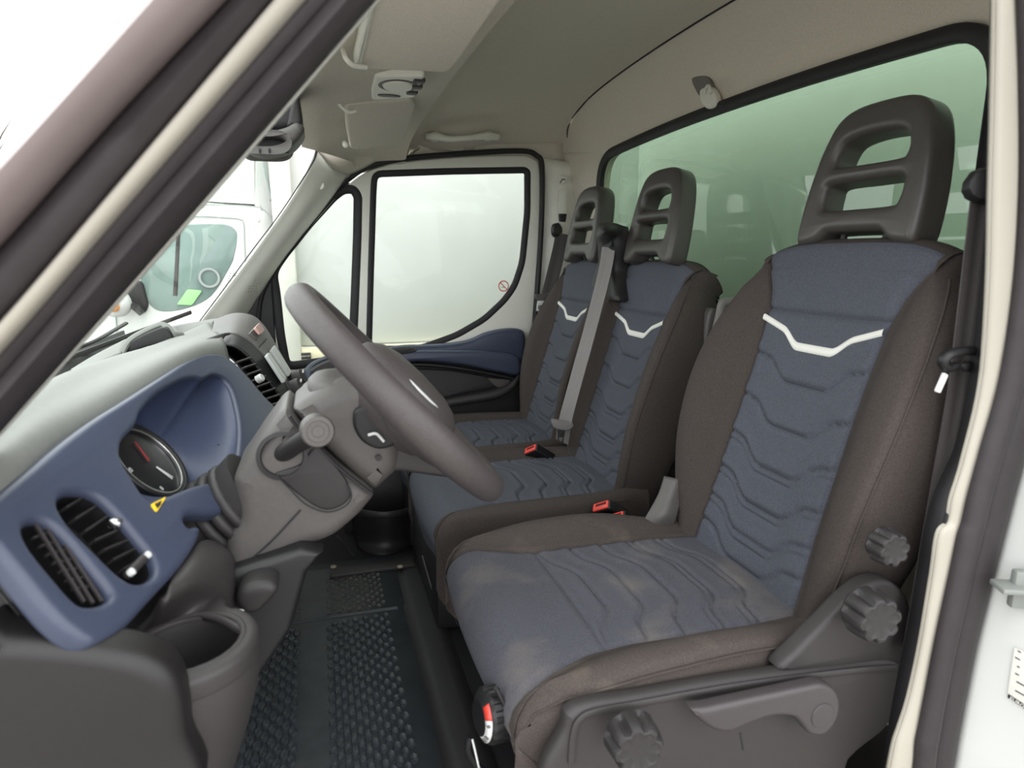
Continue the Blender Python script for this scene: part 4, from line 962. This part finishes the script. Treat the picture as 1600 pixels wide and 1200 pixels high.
# ================================================================== OVERHEAD
ZV = 1.216
FV = Frame((0, 0, ZV), (1, 0, 0), (0, -1, 0))            # looks down
v1 = thing('sun_visor', P(640, 60, z=ZV), "wide grey-beige sun visor above the driver's side, folded flat against the roof", 'sun visor', 'sun visors along the windscreen')
plate('visor_panel', FV, rnd(FV.px([(604, -75), (590, -40), (575, 0), (552, 98), (557, 108), (700, 114), (712, 104), (800, -22), (840, -75)]), .02), (), .016, .007, M['liner'], v1)
plate('visor_end', FV.off(.004), rnd(FV.off(.004).px([(604, -75), (575, 0), (552, 98), (556, 106), (566, 106), (590, 0), (618, -75)]), .01), (), .022, .008, M['cream'], v1)
sweep('pivot_rod', [P(536, 78, z=ZV+.012), P(541, 92, z=ZV-.004), P(552, 102, z=ZV-.010), P(572, 105, z=ZV-.006)], .009, m=M['cream'], parent=v1, n=8)
A, B, D = P(537, 163, y=1.67), P(645, 157, y=1.69), P(545, 236, y=2.02)
F2 = Frame(A, B-A, D-A)
if F2.n[2] > 0: F2 = Frame(A, A-B, D-A)
v2 = thing('sun_visor', P(590, 190, y=1.9), 'small grey-beige sun visor above the passenger window, hanging slightly open', 'sun visor', 'sun visors along the windscreen')
plate('visor_panel', F2, rnd(F2.px([(539, 164), (600, 160), (640, 157), (650, 166), (640, 200), (630, 222), (612, 227), (560, 235), (547, 233), (541, 200)]), .015), (), .018, .008, M['liner'], v2)
sweep('pivot_rod', [P(527, 158, y=1.67), P(535, 168, y=1.67), P(546, 175, y=1.67), P(556, 173, y=1.67)], .008, m=M['cream'], parent=v2, n=8)
lathe('visor_clip', P(541, 225, y=2.0), (-.6, -.6, -.3), [(.010, -.006), (.010, .006), (.006, .010), (.001, .010)], M['cream'], v2, 20)
ZLm = 1.240
FLm = Frame((0, 0, ZLm), (1, 0, 0), (0, -1, 0))
ol = thing('dome_light', P(620, 138, z=ZLm), 'white interior roof light with an oval lens between the two sun visors', 'interior light')
plate('light_housing', FLm, rnd(FLm.px([(586, 121), (664, 120), (656, 140), (648, 153), (581, 157), (580, 145)]), .012), (), .03, .006, M['cream'], ol)
FL2 = FLm.off(.0015); c = np.array(FL2.px([(622, 135)])[0])
plate('lens', FL2.off(.003), [tuple(c+np.array(q)) for q in circ(.032, 32, 0, .040)], (), .008, .003, M['cream'], ol)
plate('lens_ring', FL2, [tuple(c+np.array(q)) for q in circ(.042, 32, 0, .050)], [[tuple(c+np.array(q)) for q in circ(.034, 32, 0, .042)]], .004, .0015, M['grey'], ol)
for a, b in ((655, 127), (651, 136), (644, 145)):
    q = np.array(FL2.px([(a, b)])[0]); plate('rocker_switch', FL2.off(.003), rnd([tuple(q+np.array(w_)) for w_ in ((-.012, -.012), (.012, -.012), (.012, .012), (-.012, .012))], .004), (), .008, .002, M['dark2'], ol)
q = np.array(FL2.px([(608, 150)])[0]); plate('reading_lens', FL2.off(.001), [tuple(q+np.array(w_)) for w_ in circ(.026, 24, 0, .012)], (), .004, .001, M['grey'], ol)
gh = thing('grab_handle', P(720, 213, y=2.33), 'cream grab handle fixed above the passenger window', 'handle')
sweep('grip', [P(668, 213, y=2.345), P(682, 213, y=2.325), P(700, 217, y=2.315), P(722, 216, y=2.312), P(745, 214, y=2.315), P(762, 212, y=2.325), P(777, 214, y=2.345)], [.028, .034, .026, .024, .026, .034, .028], [.022, .026, .020, .018, .020, .026, .022], M['cream'], gh, n=14, sq=.8)
for a, b in ((680, 213), (764, 212)): lathe('end_mount', P(a, b, y=2.335), (0, 1, .15), [(.016, -.004), (.018, .0), (.018, .05)], M['cream'], gh, 24)
im = thing('sensor_pod', P(430, 190, y=1.46), 'black mirror and sensor pod hanging at the top of the windscreen', 'mirror pod')
fm = FY(1.44)
plate('pod_tower', fm, rnd(fm.px([(350, 215), (395, 198), (430, 140), (448, 122), (464, 128), (468, 150), (474, 190), (462, 203), (438, 206), (400, 205)]), .012), (), .12, .02, M['black'], im, ang=60)
plate('tower_side', FY(1.432), rnd(FY(1.432).px([(447, 197), (456, 150), (462, 146), (468, 152), (473, 190), (466, 200)]), .006), (), .03, .008, M['dark'], im, ang=60)
fm2 = FY(1.42)
plate('pod_housing', fm2, cr(fm2.px([(350, 210), (380, 202), (420, 203), (445, 198), (462, 190), (474, 196), (474, 206), (462, 222), (446, 233), (425, 238), (398, 237), (372, 225)]), 4, True), [cr(fm2.px([(376, 216), (398, 213), (432, 213), (445, 219), (444, 227), (432, 231), (400, 230), (382, 228)]), 4, True)], .11, .012, M['grey'], im, ang=60)
plate('pod_slot_back', FY(1.46), fm2.px([(366, 210), (450, 208), (450, 234), (380, 234)]), (), .01, .002, M['black'], im)
for a, b in ((390, 206), (410, 208), (389, 233), (406, 235), (421, 235)): box('pod_notch', P(a, b, y=1.419), (.004, .006, .008), M['ink'], im, None, .001)
plate('pod_cap', FY(1.425), cr(FY(1.425).px([(453, 145), (458, 138), (463, 138), (467, 145)]), 4, True), (), .03, .006, M['cream'], im)
ck = thing('coat_hook', P(1103, 150, x=.985), 'small cream coat hook above the rear window', 'hook')
fk = Frame((.975, 0, 0), (0, -1, 0), (0, 0, 1))
plate('hook_base', fk, cr(fk.px([(1093, 140), (1108, 136), (1117, 150), (1116, 166), (1104, 170), (1094, 160)]), 4, True), (), .02, .006, M['cream'], ck)
sweep('hook_arm', [P(1101, 147, x=.96), P(1104, 136, x=.955), P(1108, 135, x=.945), P(1111, 146, x=.945)], .008, m=M['cream'], parent=ck, n=8)
plate('hook_recess', Frame((.983, 0, 0), (0, -1, 0), (0, 0, 1)), cr(Frame((.983, 0, 0), (0, -1, 0), (0, 0, 1)).px([(1081, 122), (1104, 120), (1112, 140), (1096, 152), (1086, 140)]), 4, True), (), .01, .003, M['web'], ck)

# ================================================================== BELTS
ob = thing('seat_belt', P(868, 370, y=2.34), 'dark seat belt hanging down the far door pillar beside the outer passenger seat', 'seat belt', 'seat belts')
SP = [P(878, 365, y=2.335), P(874, 388, y=2.325), P(864, 430, y=2.30), P(852, 478, y=2.28), P(838, 545, y=2.26), P(826, 610, y=2.25), P(818, 680, y=2.25)]
strap('webbing', SP[:4], .050, .0025, (.95, -.1, .28), M['webdark'], ob)
strap('lower_webbing', SP[3:], .046, .0025, (.95, -.1, .2), M['web'], ob)
lathe('belt_guide', P(870, 360, y=2.345), (.6, -.8, 0), [(.014, -.012), (.026, -.010), (.028, .004), (.018, .014), (.014, .012), (.002, .012)], M['black'], ob, 28)
tg = plate('belt_tongue', FY(2.265), cr(FY(2.265).px([(836, 461), (848, 459), (863, 458), (864, 464), (856, 470), (846, 472), (838, 467)]), 4, True), (), .012, .004, M['grey'], ob)
plate('latch_plate', FY(2.262), rnd(FY(2.262).px([(840, 470), (851, 470), (848, 486), (838, 486)]), .003), [rnd(FY(2.262).px([(841.5, 477), (847.5, 477), (846.5, 483), (840.5, 483)]), .001)], .003, .001, M['silver'], tg)
mb_ = thing('seat_belt', P(955, 395, y=1.79), 'light grey seat belt running down between the two passenger seats from a black tower', 'seat belt', 'seat belts')
tw = patch('belt_tower', [[P(938, 352, y=1.80), P(948, 350, y=1.76), P(966, 352, y=1.72), P(980, 356, y=1.72)], [P(934, 366, y=1.78), P(945, 362, y=1.67), P(966, 362, y=1.71), P(982, 368, y=1.71)], [P(936, 382, y=1.79), P(947, 380, y=1.745), P(963, 380, y=1.71), P(982, 390, y=1.71)], [P(938, 420, y=1.81), P(948, 420, y=1.765), P(962, 424, y=1.73), P(982, 420, y=1.73)], [P(940, 470, y=1.83), P(950, 470, y=1.785), P(962, 470, y=1.67), P(982, 470, y=1.67)]], M['dark'], mb_, thick=.01)
box('tower_core', P(962, 410, y=1.815), (.10, .07, .19), M['dark'], mb_, Matrix.Rotation(.28, 4, 'Y'), .02)
plate('tower_mouth', Frame(P(950, 382, y=1.735), (0, 1, 0), (.28, 0, .96)).off(.004) if np.cross((0, 1, 0), (.28, 0, .96))[0] < 0 else Frame(P(950, 382, y=1.735), (0, -1, 0), (.28, 0, .96)).off(.004), rnd([(-.026, -.008), (.026, -.008), (.026, .010), (-.026, .010)], .005), (), .006, .002, M['ink'], mb_)
MB = [P(951, 386, y=1.735), P(947, 415, y=1.73), P(936, 462, y=1.72), P(918, 530, y=1.70), P(900, 595, y=1.69), P(884, 655, y=1.69), P(878, 690, y=1.72)]
strap('webbing', MB, .044, .003, (.55, -.8, .1), M['web'], mb_)
ftg = FY(1.675)
tg = plate('belt_tongue', ftg, cr(ftg.px([(864, 656), (880, 658), (895, 660), (896, 668), (887, 673), (874, 672), (866, 668)]), 4, True), (), .016, .005, M['web'], mb_)
plate('latch_plate', ftg.off(-.004), rnd(ftg.px([(872, 672), (884, 673), (881, 694), (873, 694)]), .003), [rnd(ftg.px([(874.5, 684), (880.5, 684), (879.5, 690), (874.5, 690)]), .001)], .003, .001, M['dark'], tg)
db = thing('seat_belt', P(1535, 290, y=.625), "black seat belt beside the driver's seat on the near door pillar", 'seat belt', 'seat belts')
SD = [P(1536, 300, y=.625), P(1524, 400, y=.622), P(1512, 500, y=.620), P(1498, 610, y=.618), P(1475, 740, y=.616), P(1450, 880, y=.616), P(1426, 1020, y=.616)]
strap('webbing', SD, .030, .0025, (1, -.25, .1), M['webdark'], db)
lathe('belt_guide', P(1536, 290, y=.62), nrm((-.5, -.8, .1)), [(.012, -.012), (.020, -.010), (.022, .0), (.018, .010), (.012, .012), (.002, .012)], M['black'], db, 40, lambda a, z: 1-.03*(1 if (a*12/pi) % 2 < 1 else 0))
sweep('guide_bracket', [P(1530, 275, y=.62), P(1545, 266, y=.625), P(1552, 262, y=.64)], [.014, .02, .02], [.008, .008, .008], M['black'], db, n=8)
tg = sweep('belt_tongue', [P(1520, 548, y=.60), P(1500, 549, y=.598), P(1482, 554, y=.598), P(1473, 565, y=.60), P(1480, 574, y=.602), P(1494, 572, y=.602)], [.012, .014, .016, .016, .014, .010], .012, M['black'], db, n=10)
plate('latch_plate', FY(.60), rnd(FY(.60).px([(1476, 582), (1483, 586), (1470, 615), (1463, 612)]), .002), (), .004, .001, M['silver'], tg)
lathe('stop_button', P(1508, 572, y=.604), (0, -1, 0), [(.007, 0), (.007, .004), (.004, .006), (.001, .006)], M['black'], tg, 16)
bl = thing('belt_stalk', P(1128, 500, y=1.32), 'grey looped belt anchor showing between the middle seat and the driver\'s seat', 'belt anchor')
bk_ = sweep('anchor_loop', [P(1118, 520, y=1.33), P(1124, 494, y=1.33), P(1128, 476, y=1.33), P(1136, 472, y=1.33), P(1150, 472, y=1.33), P(1152, 478, y=1.33), P(1146, 494, y=1.33)], .018, .022, M['web'], bl, n=10)
strap('anchor_webbing', [P(1138, 478, y=1.335), P(1134, 496, y=1.33), P(1124, 520, y=1.33), P(1112, 545, y=1.33)], .02, .003, (1, .2, 0), M['web'], bl)
plate('anchor_shroud', FY(1.34), cr(FY(1.34).px([(1108, 490), (1122, 486), (1126, 520), (1115, 560), (1100, 560)]), 4, True), (), .03, .008, M['grey'], bl)
def buckle(px, y, tilt, label, sc=1.0):
    c = P(px[0], px[1], y=y)
    t = thing('belt_buckle', c, label, 'belt buckle', 'red-buttoned belt buckles')
    ax = nrm((-.80, -.10, .55)); sd = nrm(np.array((.45, -.75, .45))); sd = nrm(sd-ax*(sd@ax)); up = np.cross(ax, sd)
    if up[2] < 0: up = -up
    f = Frame(c, sd, np.cross(ax, sd))
    if f.n@ax < 0: f = Frame(c, -sd, np.cross(ax, sd))
    plate('buckle_body', f, rnd([(-.028*sc, -.013), (.028*sc, -.013), (.028*sc, .013), (-.028*sc, .013)], .006), (), .075, .005, M['black'], t)
    plate('release_button', f.off(.003), rnd([(-.024*sc, -.010), (.024*sc, -.010), (.024*sc, .010), (-.024*sc, .010)], .004), [rnd([(-.017*sc, .001), (.017*sc, .001), (.017*sc, .006), (-.017*sc, .006)], .001)], .012, .002, M['red'], t)
    sweep('buckle_stalk', [c-ax*.06, c-ax*.10-np.array((0, 0, .02)), c-ax*.11-np.array((0, 0, .09))], .030, .012, M['black'], t, n=8)
buckle((829, 702), 1.735, 0, 'red-buttoned buckle at the far side, between the outer and middle seat cushions', 1.0)
buckle((939, 791), 1.285, 0, 'upper red-buttoned buckle of the pair beside the middle seat cushion')
buckle((963, 808), 1.235, 0, "lower red-buttoned buckle of the pair, half hidden behind the driver's seat cushion", .9)

# ================================================================== FLOOR MAT
fmt = thing('floor_mat', (.0, 1.35, 0), "black studded rubber floor mat in front of the driver's seat", 'floor mat')
grid('mat_sheet', [[(x, y, .002+(.002 if y > 1.52 else 0)) for y in np.linspace(.66, 1.80, 30)] for x in (-.40, -.2, 0, .17)], M['mat'], fmt, thick=.004)
grid('mat_edge', [[(.165+k*.03, y, .003+.004*sin(k*pi/3)) for y in np.linspace(.66, 1.80, 20)] for k in range(4)], M['rubber'], fmt, thick=.004)
def stud(x, y, r, ry, h):
    a = [(x+r*cos(k*pi/3+pi/6)*1.0, y+ry*sin(k*pi/3+pi/6), .004) for k in range(6)]; b = [(x+(p[0]-x)*.82, y+(p[1]-y)*.82, h) for p in a]; c_ = [(x+(p[0]-x)*.6, y+(p[1]-y)*.6, h-.0012) for p in a]
    return a+b+c_, [(k, (k+1) % 6, 6+(k+1) % 6, 6+k) for k in range(6)]+[(6+k, 6+(k+1) % 6, 12+(k+1) % 6, 12+k) for k in range(6)]+[tuple(range(12, 18))]
parts = []; parts2 = []
i = 0; y = .90
while y < 1.72:
    for x in np.arange(-.36, .135, .0245):
        xx = x+(.01225 if i % 2 else 0)
        if -.088 < xx < -.026 or xx > .130: continue
        if y < 1.49: parts.append(stud(xx, y, .0086, .0128, .0085))
        elif y > 1.52: parts2.append(stud(xx, y, .0062, .0085, .0095))
    y += .0185 if y < 1.49 else .015; i += 1
join_raw('studs', parts, M['stud'], fmt)
join_raw('dusty_studs', parts2, mat('dusty_rubber_studs', (74, 73, 69), .6, 30, .25), fmt)
sweep('mat_ridge', [(-.38, 1.505, .005), (-.1, 1.508, .005), (.15, 1.50, .005)], .014, .010, M['mat'], fmt, n=8)
sp_ = thing('scuff_strip', P(580, 888, z=.01), 'worn metal strip screwed down at the far edge of the floor mat', 'strip')
y0 = 1.765
box('strip_plate', ((P(512, 888, z=.012)+P(652, 886, z=.012))/2), (.235, .05, .012), M['dark'], sp_, None, .003)
for a in (521, 625): lathe('strip_screw', P(a, 886, z=.018), (0, 0, 1), [(.008, 0), (.008, .003), (.004, .004), (.001, .004)], mat('worn_screw', (150, 142, 124), .5) if a == 521 else bpy.data.materials['worn_screw'], sp_, 12)
bn = thing('storage_bin', P(600, 835, y=1.85), 'black open storage bin under the dashboard beside the middle seat', 'bin')
def bin_row(pts, y_, dy): return [P(a, b, y=y_+d_) for (a, b), d_ in zip(pts, dy)]
patch('bin_front', [bin_row([(545, 800), (570, 802), (600, 804), (630, 800), (660, 790)], 1.86, (0.03, 0, -.02, 0, .05)), bin_row([(550, 812), (574, 814), (602, 815), (632, 811), (660, 802)], 1.86, (0.03, 0, -.02, 0, .05)), bin_row([(555, 840), (577, 848), (604, 850), (634, 845), (660, 836)], 1.87, (0.03, 0, -.02, 0, .05)), bin_row([(562, 862), (582, 868), (606, 871), (634, 868), (660, 860)], 1.86, (0.02, -.02, -.04, -.02, .03)), bin_row([(566, 878), (584, 879), (608, 880), (636, 879), (660, 876)], 1.88, (0.03, 0, -.02, 0, .05))], M['black'], bn, thick=.006)
sweep('bin_rim', bin_row([(556, 799), (576, 803), (602, 805), (628, 801), (652, 793)], 1.845, (0.03, 0, -.02, 0, .05)), .012, .022, M['dark'], bn, n=8)
sweep('bin_edge_strip', bin_row([(527, 837), (538, 848), (548, 862), (561, 878)], 1.84, (0, 0, 0, 0)), [.012, .010, .005, .004], .004, M['dark2'], bn, n=6)
box('bin_back', P(610, 800, y=2.02)-np.array((0, 0, .0)), (.30, .02, .34), M['black'], bn, None, .005)
# middle seat base skirt line
sweep('base_edge', [P(660, 868, y=1.50), P(672, 910, y=1.46), P(688, 960, y=1.42)], .006, m=M['dark2'], parent=ps, n=6, smooth=0)

# ================================================================== OUTSIDE
grid('ground', [[(x, y, -.75) for y in np.linspace(-30, 60, 5)] for x in np.linspace(-50, 50, 5)], M['ground'], kind='structure')
tk = thing('box_truck', (.8, 4.2, -.75), 'white box truck parked alongside, seen through the windscreen and the passenger window', 'truck')
fb_ = FY(3.10)
bx = fb_.px([(437, 420), (457, 566)])
zb = fb_.px([(457, 566)])[0][1]; zt = fb_.px([(455, 546)])[0][1]; x0 = fb_.px([(440, 470)])[0][0]
box('cargo_box', (x0+.02+2.6, 4.25, zt+1.35), (5.2, 2.2, 2.7), M['paint'], tk, None, .02)
box('corner_post', (x0+.03, 3.12, zb+1.35), (.085, .08, 2.75), M['cream'], tk, None, .012)
box('floor_rail', (x0+2.6, 3.12, (zb+zt)/2), (5.2, .06, zt-zb), M['beige'], tk, None, .008)
box('chassis_rail', (x0+2.4, 3.5, zb-.12), (5.4, .5, .16), M['dark2'], tk, None, .01)
fp_ = FY(3.085); a, b = fp_.px([(460, 552), (486, 561)])
pl = plate('name_plate', fp_, [(a[0], b[1]), (b[0], b[1]), (b[0], a[1]), (a[0], a[1])], (), .003, .0008, M['dark2'], tk)
text('plate_text', 'BBI Projecten NV', .0092, fp_.off(.001), ((a[0]+b[0])/2, (a[1]+b[1])/2), M['white'], pl)
plate('plate_underline', fp_, [(a[0], b[1]-.012), (b[0]-.01, b[1]-.012), (b[0]-.01, b[1]-.008), (a[0], b[1]-.008)], (), .002, .0005, M['grey'], pl)
fcb = FY(3.30)
plate('cab_body', fcb, rnd(fcb.px([(-220, 1000), (-220, 540), (40, 478), (170, 445), (222, 385), (258, 345), (300, 324), (380, 322), (424, 330), (440, 560), (440, 1000)]), .08), (), 1.95, .06, M['paint'], tk, ang=60)
plate('roof_fairing', FY(3.36), rnd(FY(3.36).px([(240, 352), (300, 262), (350, 190), (395, 120), (440, 40), (440, 362)]), .10), (), 1.8, .12, M['paint'], tk, ang=60)
plate('gap_seal', FY(3.24), rnd(FY(3.24).px([(404, 225), (414, 225), (420, 285), (425, 312), (421, 314), (414, 285), (408, 255)]), .01), (), .05, .01, M['truckgap'], tk)
def line(name, px, y, w, m): return sweep(name, [P(a, b, y=y) for a, b in px], w, w*.5, m, tk, n=6, smooth=5)
line('door_gap', [(235, 372), (256, 352), (278, 343), (310, 338), (350, 340), (376, 343), (381, 352), (382, 380), (384, 420), (383, 470)], 3.297, .008, M['truckgap'])
line('roof_gap', [(282, 326), (310, 321), (350, 320), (395, 322), (412, 328), (420, 338)], 3.297, .007, M['truckgap'])
line('bonnet_gap', [(180, 485), (182, 510), (184, 545), (186, 600)], 3.297, .006, M['truckgap'])
line('panel_gap', [(430, 225), (436, 260), (437, 300), (441, 340)], 3.29, .006, M['truckgap'])
fwn = FY(3.296)
cwn = plate('cab_window', fwn, cr(fwn.px([(218, 412), (235, 388), (258, 365), (283, 353), (315, 350), (352, 351), (368, 360), (370, 375), (366, 398), (360, 415), (330, 462), (290, 482), (250, 486), (230, 470), (220, 440)]), 5, True), (), .03, .004, M['darkglass'], tk)
plate('window_divider', FY(3.292), FY(3.292).px([(276, 354), (282, 353), (277, 462), (270, 462)]), (), .01, .003, M['dark2'], cwn)
plate('green_card', FY(3.288), rnd(FY(3.288).px([(276, 476), (293, 452), (316, 454), (300, 477)]), .01), (), .004, .001, M['green'], cwn)
lathe('sticker_ring', P(327, 434, y=3.288), (0, -1, 0), [(.036, 0), (.046, 0), (.046, .003), (.036, .003), (.036, 0)], M['truckgap'], cwn, 28, None, 35, False)
ar = line('mirror_arm', [(178, 468), (190, 472), (205, 476), (222, 490)], 3.22, .06, M['dark'])
ar['label'] = 'dark mirror arm'
plate('mirror_foot', FY(3.28), rnd(FY(3.28).px([(183, 440), (205, 436), (222, 440), (232, 478), (224, 492), (200, 470), (180, 468)]), .02), (), .05, .012, M['dark'], tk)
lathe('mirror_head', P(180, 474, y=3.2), (-.3, -1, 0), [(.03, -.05), (.062, -.02), (.060, .01), (.035, .03), (.002, .034)], M['silver'], tk, 24, None, 60)
lathe('mirror_lamp', P(178, 479, y=3.165), (-.3, -1, 0), [(.020, -.02), (.024, .004), (.016, .014), (.001, .016)], M['orange'], tk, 20, None, 60)
# white body of this van behind the rear window
cb = tag(box('cargo_body', (2.75, 1.49, .95), (2.9, 2.10, 2.4), M['paint'], None, None, .05), 'white cargo body behind the rear window glass', 'cargo body')
cb.name = 'cargo_body'
# wipers
wp_ = thing('windscreen_wiper', P(220, 530, y=2.2), 'long black windscreen wiper lying across the foot of the windscreen', 'wiper', 'windscreen wipers')
sweep('wiper_blade', [P(40, 586, y=1.62), P(120, 555, y=1.9), P(215, 519, y=2.2), P(298, 488, y=2.42)], .008, .014, M['black'], wp_, n=8)
sweep('wiper_arm', [P(110, 562, y=1.9), P(160, 542, y=2.08), P(215, 522, y=2.24)], .008, .008, M['rubber'], wp_, n=8)
wq_ = thing('windscreen_wiper', P(120, 545, y=1.95), 'shorter dark windscreen wiper arm ending below the truck mirror', 'wiper', 'windscreen wipers')
sweep('wiper_arm', [P(60, 573, y=1.70), P(110, 548, y=1.84), P(150, 532, y=1.95), P(197, 505, y=2.1)], [.008, .008, .012, .014], .010, M['dark'], wq_, n=8)
# bare tree far off at the left
tr0 = thing('bare_tree', P(-20, 560, y=14), 'bare brown tree far off at the left edge beyond the door pillar', 'tree')
tb_ = P(-22, 260, y=14); base = np.array((tb_[0], 14, -.75))
sweep('trunk', [base, base*.5+tb_*.5, tb_, tb_+np.array((0, 0, 1.0))], [.30, .22, .14, .06], m=M['bark'], parent=tr0, n=8)
for k in range(16):
    s_ = base+(tb_-base)*(.55+.03*k); a_ = k*2.4; e_ = s_+np.array((cos(a_)*.55, sin(a_)*.55, .6+.03*k))
    sweep('branch', [s_, s_*.5+e_*.5+np.array((0, 0, .12)), e_], [.06, .04, .015], m=M['bark'], parent=tr0, n=6, smooth=3)
